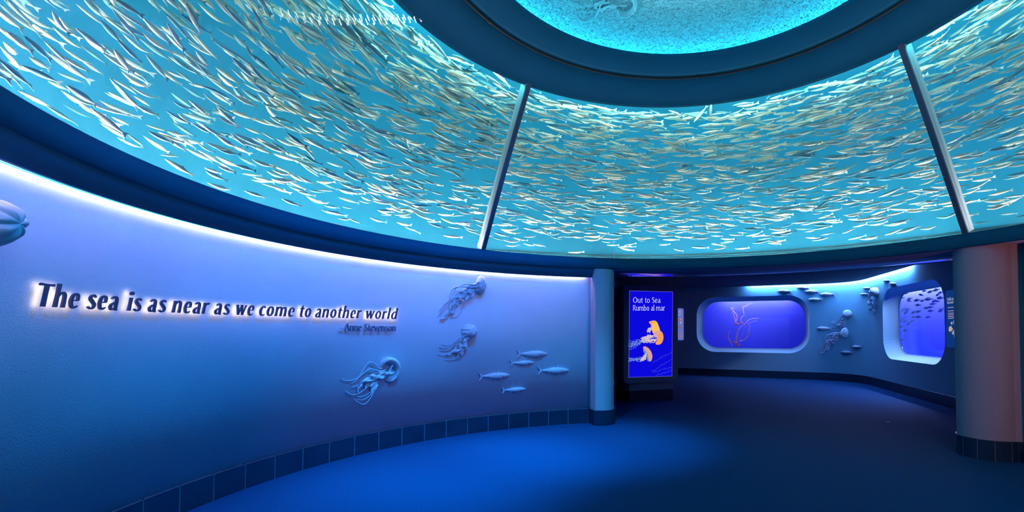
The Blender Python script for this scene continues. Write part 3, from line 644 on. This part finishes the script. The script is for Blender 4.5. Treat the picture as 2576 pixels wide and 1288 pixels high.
def fish_relief(kind, tail, head, label, group, K=.22, bulge=1.0):
    S = Surf(kind, 0, 0, 1.0); dx, dy = head[0] - tail[0], head[1] - tail[1]; L = math.hypot(dx, dy); ux, uy = dx / L, dy / L
    vx, vy = (uy, -ux) if ux > 0 else (-uy, ux)                       # drawing up
    q = lambda s, v: (tail[0] + ux * L * s + vx * L * v, tail[1] + uy * L * s + vy * L * v)
    m_ = (S(head) - S(tail)).length / L
    o = empty('fish_relief', S(q(.55, 0)), label, 'relief sculpture', group)
    prof = [(.115, .012), (.16, .026), (.25, .050), (.36, .078), (.48, .100), (.60, .108), (.72, .100), (.82, .080), (.91, .050), (.97, .022), (1.0, .004)]
    b = MB(); rows = []
    for s, h in [(a, c) for a, c in cr(prof, 3)]:
        row = []
        for k in range(15):
            t = math.pi * (k / 14); v = math.cos(t) * h * (K / .22)
            row.append(S(q(s, v - .01 * math.sin(math.pi * s)), math.sin(t) ** .75 * h * L * m_ * .95 * bulge))
        rows.append(row)
    b.grid(rows); b.build('body', RELIEF, o, smooth=True)
    def fin(name, poly, h0=.012, th=.010):
        b = MB(); a = [S(q(*p), h0) for p in poly]; c = [S(q(*p), h0 + th) for p in poly]; n = len(poly)
        b.add(a + c, [list(range(n)), [n + i for i in range(n)]] + [(i, (i + 1) % n, n + (i + 1) % n, n + i) for i in range(n)]); b.build(name, RELIEF, o)
    fin('tail_fin', [(.13, .012), (.10, .05), (.02, .135), (.0, .13), (.045, .04), (.06, 0), (.04, -.05), (.0, -.13), (.02, -.135), (.10, -.05), (.13, -.012)])
    kk = K / .22
    fin('dorsal_fin', [(.68, .098 * kk), (.615, .17 * kk), (.592, .185 * kk), (.60, .10 * kk)]); fin('dorsal_fin', [(.40, .075 * kk), (.355, .115 * kk), (.34, .115 * kk), (.33, .062 * kk)])
    fin('ventral_fin', [(.70, -.112 * kk), (.655, -.155 * kk), (.635, -.15 * kk), (.655, -.115 * kk)]); fin('ventral_fin', [(.38, -.09 * kk), (.35, -.12 * kk), (.33, -.118 * kk), (.34, -.085 * kk)])
    b = MB(); pp = [(.80, .005), (.74, .022), (.70, .012), (.735, -.012), (.78, -.014)]; hh = .085 * L * m_ * bulge
    a = [S(q(*p), hh * .98) for p in pp]; c = [S(q(*p), hh * .98 + .012) for p in pp]; b.add(a + c, [list(range(5)), [5 + i for i in range(5)]] + [(i, (i + 1) % 5, 5 + (i + 1) % 5, 5 + i) for i in range(5)]); b.build('pectoral_fin', RELIEF, o)
    return o
gl = 'fish reliefs on the curved wall'
fish_relief('round', (1298.7, 889.9), (1378, 889.9), 'grey plaster fish relief on the curved wall, topmost of five', gl)
fish_relief('round', (1281.8, 913), (1344.3, 911.6), 'small plaster fish relief directly below the topmost fish of the curved wall', gl, .20)
fish_relief('round', (1352, 931.7), (1432.4, 931.2), 'plaster fish relief on the curved wall, the one beside the pillar', gl)
fish_relief('round', (1203, 947), (1282.4, 943.2), 'plaster fish relief on the curved wall, of the five the one next to the jellyfish', gl)
fish_relief('round', (1261, 981.7), (1323, 977.9), 'small plaster fish relief just above the baseboard, lowest of five on the curved wall', gl, .20)
gf = 'fish reliefs on the far wall'
for tail, head, lab in [
    ((1992.5, 732), (1955.3, 732), 'tiny plaster fish directly above the rounded corner of the oval window'),
    ((2038.5, 724), (2002.8, 723), 'tiny plaster fish touching the far cove light, topmost beside the oval window'),
    ((2062, 733), (2024.5, 733), 'tiny plaster fish in the middle of the five above the oval window corner'),
    ((2102, 740), (2063, 740), 'tiny plaster fish of the five by the oval window, last toward the room corner'),
    ((2071, 753), (2033, 753), 'tiny plaster fish beside the oval window frame, lowest of that group of five'),
    ((2192, 724), (2172, 724.8), 'tiny plaster fish beside the bell of the slim jellyfish, higher of two'),
    ((2187.6, 739.4), (2164, 740), 'tiny plaster fish beside the arms of the slim jellyfish, lower of two'),
    ((2240, 704.6), (2223, 706), 'tiny plaster fish under the end of the far cove light, higher of two'),
    ((2257.5, 713), (2239, 712), 'tiny plaster fish sitting on the rim of the fish-filled window'),
    ((2093, 826), (2054, 825.7), 'plaster fish alone between the oval window and the two far wall jellyfish'),
    ((2169.6, 872), (2141.6, 872), 'small plaster fish low on the far wall, higher of the lowest pair'),
    ((2147, 887), (2114.6, 885), 'small plaster fish low on the far wall, lower of the lowest pair')]:
    fish_relief('far', tail, head, lab, gf, .24, 1.5)

# ================================================================= ILLUMINATED KIOSK
K0 = Vector((0.484, 7.00, 0)) * H; ku = Vector((0.675, 0.300, 0)).normalized(); kn = Vector((ku.y, -ku.x, 0)); KW, KD = 0.739 * H, 0.46 * H
kp = K0 + kn * 0.045                                        # front face of the cabinet
def on_k(x, y, off=0.0): p = on_plane(x, y, kp + kn * off, kn); return p
kiosk = empty('sign_kiosk', K0 + ku * KW / 2, 'tall illuminated blue information kiosk with jellyfish poster, standing on dark carpet', 'kiosk')
def kbox(name, u0, u1, z0, z1, d0, d1, m, r=0.0):
    b = MB(); pts = rrect(u0, u1, z0, z1, r, 6) if r else [(u0, z0), (u1, z0), (u1, z1), (u0, z1)]
    b.prism([K0 + ku * u + kn * d0 + Vector((0, 0, z)) for u, z in pts], kn * (d1 - d0)); return b.build(name, m, kiosk, bevel=0.006)
def kuz(x, y): p = on_k(x, y) - K0; return p.dot(ku), on_k(x, y).z
(cu0, cz0), (cu1, _) = kuz(1569, 966), kuz(1706, 960); cz1 = (kuz(1569, 716)[1] + kuz(1706, 722)[1]) / 2
kbox('plinth', 0, KW, 0, 0.22, -KD, 0, mat('kiosk_plinth', (0.015, 0.02, 0.05), 0.4))
kbox('pedestal', 0.0, KW, 0.22, cz0 + 0.01, -KD + .01, 0.0, KIOSKPAINT)
kbox('cabinet', cu0, cu1, cz0, cz1, -KD * .75, 0.045, KIOSKPAINT, 0.10)
SCR = [on_k(*q, 0.006) for q in ((1584.6, 732.3), (1691.5, 735), (1689.8, 945.2), (1582.6, 948.4))]
b = MB(); b.prism(SCR, -kn * 0.012); screen = b.build('screen', emis('screen_blue', (0.004, 0.003, 0.80), 0.9), kiosk); screen['label'] = 'glowing deep blue poster'
b = MB(); fr = [on_k(*q, 0.004) for q in ((1583.2, 730.8), (1693, 733.6), (1691.3, 946.8), (1581, 950))]
b.prism(fr, -kn * 0.009); b.build('screen_trim', emis('screen_edge', (0.12, 0.10, 0.85), 0.6), kiosk)
art = {}
def amat(name, c, st=1.0):
    if name not in art: art[name] = emis('art_' + name, c, st)
    return art[name]
def k_poly(name, pts, off, m, parent, sc=(1570, 720, 5.367)):
    pts = cr(list(pts) + [pts[0]], 5)[:-1]
    b = MB(); q = [on_k(sc[0] + x / sc[2], sc[1] + y / sc[2], off) for x, y in pts]
    tr = tessellate_polygon([q]); n = len(q); b.add(q + [p - kn * .0015 for p in q], list(tr) + [(i, (i + 1) % n, n + (i + 1) % n, n + i) for i in range(n)]); return b.build(name, m, parent)
def k_line(b, pts, wd, off, sc=(1570, 720, 5.367), mi=0):
    q = cr(pts, 5); L_, R_ = [], []
    for i, p in enumerate(q):
        a, d = q[max(0, i - 1)], q[min(len(q) - 1, i + 1)]; tx, ty = d[0] - a[0], d[1] - a[1]; l = math.hypot(tx, ty) or 1
        ww = wd * (.6 + .4 * math.sin(i * 1.3)); L_.append((p[0] - ty / l * ww, p[1] + tx / l * ww)); R_.append((p[0] + ty / l * ww, p[1] - tx / l * ww))
    f = lambda p: on_k(sc[0] + p[0] / sc[2], sc[1] + p[1] / sc[2], off)
    b.grid([[f(a), f(c)] for a, c in zip(L_, R_)], mi)
def wig(a, c, n, amp, rs):
    r_ = random.Random(rs); return [(a[0] + (c[0] - a[0]) * i / n + r_.uniform(-amp, amp), a[1] + (c[1] - a[1]) * i / n + r_.uniform(-amp, amp)) for i in range(n + 1)]
WHITE = amat('white', (0.85, 0.85, 1.0), .9)
def k_text(name, text, x0, x1, ybase, xh, parent):
    b = MB(); total = sum(.40 if c == ' ' else adv(c, .06) for c in text); k = (x1 - x0) / total; x = 0
    for c in text:
        if c == ' ': x += .40; continue
        for L_, R_ in glyph_polys(c, .62):
            f = lambda p: on_k(1570 + (x0 + (x + p[0]) * k) / 5.367, 720 + (ybase - p[1] * xh) / 5.367, .0085)
            b.grid([[f(a), f(d)] for a, d in zip(L_, R_)])
        x += adv(c, .06)
    return b.build(name, WHITE, parent)
k_text('title_line', 'Out to Sea', 120, 495, 224, 53, kiosk); k_text('title_line', 'Rumbo al mar', 120, 556, 330, 53, kiosk)
def poster_jelly(bellpoly, inner, armpts, tends, seed, cols):
    o = k_poly('jellyfish_picture', bellpoly, .0085, amat(*cols[0]), kiosk); o['label'] = 'printed orange jellyfish'
    for nm, poly, off, cc in inner: k_poly(nm, poly, off, amat(*cc), o)
    b = MB(); r_ = random.Random(seed)
    for (a, c, amp) in armpts:
        for j in range(7): k_line(b, wig((a[0] + r_.uniform(-12, 12), a[1] + r_.uniform(-26, 26)), (c[0] + r_.uniform(-10, 10), c[1] + r_.uniform(-20, 20)), 6, amp, seed * 31 + j), r_.uniform(4, 9), .0090 + j * 2e-4)
    b.build('oral_arm', amat('arm', (0.78, 0.62, 0.72), .85), o)
    b = MB()
    for j, (a, c, amp) in enumerate(tends):
        for i in range(4): k_line(b, wig((a[0], a[1] + r_.uniform(-18, 18)), (c[0], c[1] + r_.uniform(-22, 22)), 9, amp, seed * 57 + 9 * j + i), r_.uniform(1.4, 3.0), .0087 + i * 1e-4)
    b.build('tentacle', amat('tent', (0.32, 0.52, 0.85), .8), o)
    return o
OR, YE, PK = ('orange', (1.0, 0.36, 0.10), .95), ('yellow', (1.0, 0.55, 0.12), .95), ('pink', (0.9, 0.42, 0.45), .8)
poster_jelly([(335, 480), (400, 463), (440, 480), (465, 530), (485, 600), (470, 640), (400, 640), (375, 590), (370, 530), (345, 500)], [('bell_shade', [(345, 485), (400, 470), (425, 485), (385, 500), (375, 540), (352, 505)], .009, OR)],
             [((330, 600), (375, 560), 10), ((320, 580), (345, 610), 8)], [], 3, (YE,))
poster_jelly([(390, 640), (440, 600), (500, 610), (528, 660), (528, 720), (500, 775), (455, 790), (425, 775), (445, 720), (430, 670)], [('bell_shade', [(395, 635), (440, 606), (480, 608), (450, 640), (445, 690), (428, 665)], .009, PK)],
             [((430, 690), (250, 730), 22), ((420, 740), (290, 740), 18), ((360, 660), (250, 720), 20)], [((300, 720), (70, 790), 26), ((260, 720), (70, 760), 24), ((230, 760), (80, 830), 16)], 5, (OR,))
poster_jelly([(255, 820), (285, 813), (330, 838), (365, 885), (382, 945), (370, 1000), (345, 1016), (330, 985), (320, 920), (285, 870), (262, 850)], [('bell_shade', [(262, 850), (285, 870), (322, 925), (330, 985), (345, 1014), (315, 1005), (300, 940), (258, 880)], .0083, ('shade', (0.12, 0.32, 0.6), .8))],
             [((300, 930), (230, 995), 12), ((295, 960), (235, 1005), 9)], [((240, 970), (70, 1000), 18), ((220, 1010), (70, 990), 16)], 8, (PK,))
b = MB()
for a, c in (((390, 1030), (640, 890)), ((370, 1160), (640, 980)), ((400, 1160), (640, 1090)), ((430, 1210), (640, 1130))):
    for j in range(2): k_line(b, wig(a, c, 10, 12, int(a[0] + c[1] + j)), 1.2, .0086)
b.build('printed_tentacles', amat('thin', (0.10, 0.16, 0.9), .8), kiosk)

# wall panels with pictures and text beside the windows
def panel(px, label, face, title, rows_, blobs, side):
    P4 = [on_far(*q, 0.02)[0] for q in px]; n = on_far(*px[0])[2]; ctr = sum(P4, Vector()) / 4
    o = empty('information_panel', ctr, label, 'wall panel')
    ux = (P4[1] - P4[0]); uz = Vector((0, 0, 1)) * (P4[0].z - P4[3].z); W_, Hh = ux.length, uz.z; ux = ux.normalized(); o0 = Vector((P4[0].x, P4[0].y, P4[3].z))
    f = lambda u, v, q=0.0: o0 + ux * u * W_ + Vector((0, 0, v * Hh)) + n * q
    b = MB(); b.prism([f(u / W_, v / Hh) for u, v in rrect(0, W_, 0, Hh, .05, 5)], -n * .04); b.build('board', face, o)
    b = MB()
    for text, u, v, sz in title:
        x = 0
        for c in text:
            if c == ' ': x += .4; continue
            for L_, R_ in glyph_polys(c, .75): b.grid([[f(u + (x + p[0]) * sz * .85 / W_, v + p[1] * sz / Hh, .003) for p in (a, d)] for a, d in zip(L_, R_)])
            x += adv(c, .06)
    b.build('title', amat('panel_white', (0.75, 0.78, 1.0), .75), o)
    for u0, u1, v in rows_:
        b = MB(); b.box(f(u0, v, .002), ux * (u1 - u0) * W_, (0, 0, .016), n * .002); b.build('text_line', amat('panel_pink', (0.7, 0.5, 0.8), .45), o)
    for i, (u, v, r, c) in enumerate(blobs):
        b = MB(); rr = random.Random(i); b.add([f(u, v, .004)] + [f(u + r / W_ * (1 + rr.uniform(-.25, .25)) * math.cos(t), v + r / Hh * (1 + rr.uniform(-.25, .25)) * math.sin(t) * .8, .003) for t in [2 * math.pi * k / 12 for k in range(12)]], [(0, 1 + k, 1 + (k + 1) % 12) for k in range(12)]); b.build('picture', amat(*c), o)
    return o
panel([(1660, 775), (1719, 776), (1718, 855), (1660, 853)], 'pale lit information panel with orange jellyfish pictures, half hidden by the blue kiosk', emis('panel_lavender', (0.16, 0.22, 0.75), .75),
      [('lly', .83, .86, .05), ('osas', .80, .78, .034)], [], [(.90, .64, .045, ('p_or', (0.75, .16, .10), .8)), (.895, .66, .025, ('p_pk', (1, .5, .42), .8)), (.89, .55, .03, ('p_pk', ())), (.93, .50, .02, ('p_or', ())), (.84, .40, .05, ('p_br', (0.32, .14, .2), .8)), (.87, .20, .045, ('p_br2', (0.45, .18, .14), .8)), (.91, .12, .03, ('p_or', ())), (.85, .10, .03, ('p_br2', ()))], 0)
panel([(2378, 732), (2440, 722), (2440, 884), (2379, 873)], 'dim blue information panel with silver fish pictures, tucked behind the round column', emis('panel_blue', (0.004, 0.045, 0.26), .8),
      [('Pacific mackerel', .08, .82, .042), ('Macarela del', .08, .765, .034)], [(.1, .4, .69), (.1, .8, .63), (.1, .8, .59), (.1, .8, .56), (.1, .8, .53), (.1, .8, .50)],
      [(.38, .44, .05, ('p_si', (0.4, .45, .55), .7)), (.44, .36, .06, ('p_si', ())), (.20, .32, .07, ('p_pe', (0.65, .45, .4), .8)), (.38, .28, .05, ('p_si', ())), (.40, .20, .06, ('p_pe', ())), (.25, .42, .035, ('p_si', ())), (.30, .25, .04, ('p_si', ())), (.48, .15, .05, ('p_pe', ()))], 0)

# ================================================================= CREATURES BEHIND THE TWO FAR WINDOWS
NETTLE = mat('nettle_orange', (1.0, 0.55, 0.38), 0.5); NETTLEARM = mat('nettle_arm', (0.78, 0.62, 0.66), 0.6)
n1 = Vector((-d1.y, d1.x, 0)); n1 = n1 if n1.y > 0 else -n1; n2 = Vector((-d2.y, d2.x, 0)); n2 = n2 if n2.x > 0 else -n2
def behind(a, n, depth): return Vector((a.x * H, a.y * H, 0)) + n * depth * H
def nettle(label, depth, bell, tents, frill, sc=(1740, 700, 6.44)):
    pl = behind(S1a, n1, depth); f = lambda q: on_plane(sc[0] + q[0] / sc[2], sc[1] + q[1] / sc[2], pl, n1)
    c = f(bell[:2]); o = empty('sea_nettle', c, label, 'jellyfish', 'sea nettles in the oval window')
    rx = (f((bell[0] + bell[2], bell[1])) - c).length; rz = (f((bell[0], bell[1] + bell[3])) - c).length; t3 = Vector((d1.x, d1.y, 0)); b = MB(); rows = []
    for i in range(9):
        ph = -math.pi / 2 + (math.pi * .62) * i / 8
        rows.append([c + (t3 * math.cos(t) + n1 * math.sin(t)) * (rx * math.cos(ph) * (1 + .04 * math.cos(8 * t))) + Vector((0, 0, rz * math.sin(ph))) for t in [2 * math.pi * k / 20 for k in range(20)]])
    b.grid(rows, cu=True); b.build('bell', NETTLE, o, smooth=True)
    for i, path in enumerate(tents):
        r_ = random.Random(i + int(bell[0])); q = cr(path, 8); q = [(x + r_.uniform(-2.5, 2.5), y + r_.uniform(-2.5, 2.5)) for x, y in q]; n = len(q)
        b = MB(); b.tube([f(p) for p in q], [(.016 if i < frill else .007) * (1 - .6 * k / n) * (1 + .3 * math.sin(k * 1.7)) for k in range(n)], 6, nrm=n1); b.build('oral_arm' if i < frill else 'tentacle', NETTLEARM, o, smooth=True)
nettle('orange sea nettle with its tentacles curling straight up, upper one in the oval window', .62, (722, 737, 38, 22), [[(718, 715), (735, 620), (700, 560), (660, 520), (640, 490), (650, 475), (700, 500)], [(712, 715), (690, 620), (665, 545)]], 2)
nettle('small orange sea nettle trailing a kinked tentacle toward the top of the oval window', .66, (803, 720, 28, 22), [[(800, 700), (805, 640), (845, 600), (840, 540), (828, 470), (885, 450)], [(885, 450), (930, 420), (990, 410)]], 1)
nettle('flat orange sea nettle whose arms arch furthest across the oval window', .58, (703, 1030, 38, 27), [[(735, 1005), (745, 900), (770, 820), (860, 740), (920, 680), (980, 655), (1095, 645)], [(725, 1005), (730, 930), (745, 860)], [(712, 1000), (718, 930), (725, 880)]], 1)
nettle('round orange sea nettle lowest in the oval window, touching a flat one', .54, (750, 1075, 30, 29), [[(785, 1020), (850, 995), (910, 940), (935, 870), (935, 760)], [(760, 1040), (800, 940), (840, 850), (880, 740)], [(870, 960), (915, 860), (935, 770)], [(900, 740), (1000, 700), (1060, 695)]], 1)
nettle('sea nettle mostly below the sill of the oval window with pale tentacles rising', .56, (668, 1150, 30, 26), [[(660, 1125), (630, 1040), (590, 950), (615, 850)], [(640, 1060), (620, 1000), (600, 960)]], 1)

ROCK = mat('dark_rockfish', (0.004, 0.02, 0.05), 0.8, spec=0.1); ROCKFIN = mat('rockfish_fin', (0.01, 0.04, 0.08), 0.8, spec=0.1)
def fish_body_mesh(hgt, wid, back=None):
    """unit-length fish, nose at +x, tail root at x=-0.36"""
    b = MB(); prof = [(.5, .02), (.46, .16), (.36, .52), (.20, .86), (.04, 1.0), (-.12, .86), (-.26, .48), (-.36, .22), (-.40, .17)]; rows = []
    for x, r in prof:
        rows.append([Vector((x, wid / 2 * r * math.cos(t) * (1 if r > .25 else .7), hgt / 2 * r * math.sin(t))) for t in [2 * math.pi * k / 10 for k in range(10)]])
    b.grid(rows, cu=True); n0 = len(b.v) - 90
    b.f.append([n0 + k for k in range(10)]); b.m.append(0); b.f.append([n0 + 80 + k for k in range(10)][::-1]); b.m.append(0)
    if back is not None: b.m = [back if sum(b.v[i].z for i in f) / len(f) > hgt * .14 else m for f, m in zip(b.f, b.m)]
    return b
def fin_mesh(poly, th=.012):
    b = MB(); b.prism([Vector((x, -th / 2, z)) for x, z in poly], (0, th, 0)); return b
_a = fish_body_mesh(.44, .18).build('body', ROCK, smooth=True); _b = fin_mesh([(-.36, .05), (-.46, .17), (-.50, .17), (-.47, 0), (-.50, -.17), (-.46, -.17), (-.36, -.05)]).build('tail_fin', ROCKFIN)
_c = fin_mesh([(.2, .17), (.1, .26), (-.1, .25), (-.24, .15), (-.24, .1), (.2, .12)]).build('dorsal_fin', ROCK)
fb, ft, fd = _a.data, _b.data, _c.data
for _o in (_a, _b, _c): bpy.data.objects.remove(_o)

RF = [(400,225,65,10),(362,288,45,25),(455,305,70,15),(450,335,65,-5),(565,325,85,10),(645,332,60,15),(735,308,105,0),(625,245,70,-20),(675,187,70,0),(760,200,80,20),(850,172,90,15),(910,212,70,15),(870,245,60,35),(910,290,95,0),(830,335,85,15),(872,342,60,10),(800,378,85,5),(580,395,75,0),(705,437,75,5),(762,426,80,10),(765,480,80,0),(920,470,95,40),(360,470,70,60),(420,460,75,5),(405,500,80,45),(515,503,80,35),(585,490,75,20),(515,573,60,0),(585,570,75,0),(730,572,65,10),(365,595,70,40),(320,634,60,0),(385,635,65,10),(497,627,65,25),(445,665,70,45),(345,710,65,40),(390,767,70,5),(312,800,50,0),(355,905,70,10),(308,585,50,0),(302,530,40,0),(780,132,70,0),(900,120,50,0)]
SPECIAL = {21: 'slanting dark fish alone beside the edge of the fish-filled window', 38: 'dark fish lowest of the shoal in the far window', 10: 'long dark fish highest in the open water of the far window', 1: 'small pale tilted fish in the upper corner of the far window', 29: 'dark fish alone in the middle of the far window, below the shoal', 36: 'dark fish second lowest of the shoal in the far window'}
protos = []
for i, (x, y, L, tilt) in enumerate(RF):
    dep = .36 + .26 * rnd.random(); p = on_plane(2210 + x / 5.855, 700 + y / 5.855, behind(S2a, n2, dep), n2)
    dist = (p - EYE).dot(FWD); Lm = L / 5.855 / FPX * dist * 1.05
    o = empty('dark_fish', p, SPECIAL.get(i, 'dark fish in the crowded shoal against the bright water of the far window'), 'fish', 'dark fish in the far window')
    view = (EYE - p).normalized(); rt = Vector((0, 0, 1)).cross(view).normalized()        # rt = right in the picture
    nose = (-rt * math.cos(math.radians(tilt)) + Vector((0, 0, -1)) * math.sin(math.radians(tilt)) + view * rnd.uniform(-.25, .25)).normalized()
    zz = (Vector((0, 0, 1)) - nose * nose.z).normalized(); yy = zz.cross(nose)
    rot = Matrix((nose, yy, zz)).transposed().to_euler(); o.rotation_euler = rot; o.scale = (Lm, Lm, Lm)
    for nm, me in (('body', fb), ('tail_fin', ft), ('dorsal_fin', fd)):
        c = bpy.data.objects.new(nm, me); col.objects.link(c); c.parent = o

# ================================================================= THE SCHOOL IN THE OVERHEAD RING TANK
SIL = [mat('anchovy_silver', (0.86, 0.80, 0.58), 0.36, metal=0.25), mat('anchovy_grey', (0.46, 0.58, 0.52), 0.38, metal=0.3), mat('anchovy_olive', (0.20, 0.44, 0.45), 0.45, metal=0.2)]  # third kind has teal water haze mixed into its colour
BACK = [mat('anchovy_back', (0.56, 0.58, 0.44), 0.4, metal=0.2), mat('anchovy_back_grey', (0.24, 0.42, 0.40), 0.45), mat('anchovy_back_dark', (0.06, 0.24, 0.27), 0.5)]
def anchovy(curve, tail=True):
    b = fish_body_mesh(.145, .085, 1)
    if tail:
        b.add([(-.37, 0, .028), (-.50, 0.004, .075), (-.455, .002, 0), (-.50, 0.004, -.075), (-.37, 0, -.028), (-.37, .006, 0)], [(0, 1, 2, 5), (5, 2, 3, 4)], 0)
    b.add([(.02, 0, .066), (-.05, .002, .10), (-.09, .002, .062)], [(0, 1, 2)], 1)
    for v in b.v: v.y += curve * (v.x ** 2) * (1 if v.x < 0 else .3); v.z += abs(curve) * .25 * v.x * v.x
    return b
def fish_place():
    """a point of the ring tank and a heading along the ring"""
    az = rnd.uniform(-150, 104); t = rnd.random() ** .9; dep = .07 + .75 * rnd.random() ** 1.3
    R = 2.757 - .869 * t + dep * .83; z = .802 + 1.309 * t + dep * .50
    if z > 2.40 or R > 3.85: return None
    return az, R, z, dep
def project(p):
    d = p - EYE; w_ = d.dot(FWD); return CXP + FPX * d.dot(RGT) / w_, CYP - FPX * d.dot(UPV) / w_, w_
def through_glass(p):
    d = p - EYE
    for k in range(1, 40):
        q = EYE + d * (k / 40); z = q.z / H - 1; R = math.hypot(q.x / H - XC, q.y / H - YC)
        if .83 < z < 2.09 and R > 2.757 - .869 * (z - .802) / 1.309: return True
        if z >= 2.09 or (z > .6 and R > 2.76): return False
    return False
N_SCHOOL = 2900; school = []
tries = 0
while len(school) < N_SCHOOL and tries < 60000:
    tries += 1; f_ = fish_place()
    if f_ is None: continue
    az, R, z, dep = f_; p = P(R, az, z); x, y, w_ = project(p)
    if w_ < 0.3 or not (-60 < x < 2636 and -40 < y < 700) or not through_glass(p): continue
    L = rnd.uniform(.17, .27) * (1.15 if rnd.random() < .3 else 1) * (1 + .35 * max(0, (z - 1.2)))
    a = math.radians(az); tang = Vector((-math.cos(a), math.sin(a), 0))
    rad = Vector((math.sin(a), math.cos(a), 0)); nose = (tang + rad * rnd.gauss(0, .13) + Vector((0, 0, rnd.gauss(0.02, .13)))).normalized()
    if rnd.random() < .03: nose = (nose + Vector((rnd.uniform(-1, 1), rnd.uniform(-1, 1), rnd.uniform(-.7, .7)))).normalized()
    zz = (Vector((0, 0, 1)) - nose * nose.z).normalized(); roll = rnd.gauss(0, .5); yy = zz.cross(nose); zz = zz * math.cos(roll) + yy * math.sin(roll); yy = zz.cross(nose)
    var = 0 if rnd.random() < (.44 if z > 1.05 else .26) else (1 if rnd.random() < .6 else 2)
    near = 1 - dep
    school.append((L / w_ * (.6 + near), p, Matrix((nose, yy, zz)).transposed(), L, var, x, az))
school.sort(key=lambda q: -q[0])
kinds = [[anchovy(c).build('anchovy', [SIL[v], BACK[v]], smooth=True) for c in (-.45, .0, .45)] for v in range(3)]
body0 = [[fish_body_mesh(.145, .085, 1).build('anchovy', [SIL[v], BACK[v]], smooth=True)] for v in range(3)]
tail0 = fin_mesh([(-.36, .025), (-.50, .08), (-.45, 0), (-.50, -.08), (-.36, -.025)], .006).build('tail_fin', SIL[1]); EYEM = mat('fish_eye', (0.02, 0.02, 0.02), .2)
be = MB()
for sgn in (-1, 1): be.tube([(.425, sgn * .010, .012), (.425, sgn * .021, .012)], .011, 8)
eye0 = be.build('eye', EYEM)
dat = [[o.data for o in k] for k in kinds]; bdat = [k[0].data for k in body0]; td, ed = tail0.data, eye0.data
for o in [o for k in kinds for o in k] + [k[0] for k in body0] + [tail0, eye0]: bpy.data.objects.remove(o)
PANEL = [('silver anchovy in the school behind the glass above the haloed quotation', 'anchovies behind the glass over the quotation wall'),
         ('silver anchovy in the school behind the middle glass between the two seams', 'anchovies behind the middle glass'),
         ('silver anchovy in the school behind the glass above the round column', 'anchovies behind the glass above the column')]
for i, (s_, p, R3, L, var, x, az) in enumerate(school[:300]):
    lab, grp = PANEL[0 if az < SEAMS[1] else (1 if az < SEAMS[2] else 2)]
    withparts = i < 70; me = bdat[var] if withparts else dat[var][i % 3]
    o = bpy.data.objects.new('anchovy', me); col.objects.link(o); m4 = R3.to_4x4(); o.location = p; o.rotation_euler = R3.to_euler(); o.scale = (L, L, L)
    tag(o, lab, 'fish', grp)
    if withparts:
        for nm, d_ in (('tail_fin', td), ('eye', ed)): c = bpy.data.objects.new(nm, d_); col.objects.link(c); c.parent = o
b = MB()
arche = {(v, c): anchovy(c) for v in range(3) for c in (-.45, 0.0, .45)}
for i, (s_, p, R3, L, var, x, az) in enumerate(school[300:]):
    a_ = arche[(var, (-.45, 0.0, .45)[i % 3])]; n0 = len(b.v)
    b.v += [p + R3 @ (v * L) for v in a_.v]; b.f += [[k + n0 for k in f] for f in a_.f]; b.m += [var * 2 + m_ for m_ in a_.m]
tag(b.build('anchovy_school', [SIL[0], BACK[0], SIL[1], BACK[1], SIL[2], BACK[2]], smooth=True), 'hundreds of distant small silver anchovies filling the overhead ring tank', 'fish', kind='stuff')

# a small pale scrap on the dark carpet of the far room
p = on_plane(2231, 1062, (0, 0, 0.004), Vector((0, 0, 1))); b = MB(); rr = []
for i in range(7):
    t = i / 6 - .5; rr.append([p + RGT * t * .10 + Vector((0, .012 * math.cos(t * 3), .012 * (t * 2) ** 2)), p + RGT * t * .10 + Vector((0, -.012 * math.cos(t * 3), .002 + .012 * (t * 2) ** 2))])
b.grid(rr); o = b.build('paper_scrap', mat('pale_paper', (0.75, 0.8, 0.85), .6)); sm = o.modifiers.new('thick', 'SOLIDIFY'); sm.thickness = .002
tag(o, 'tiny pale scrap of paper lying alone on the dark carpet', 'scrap')
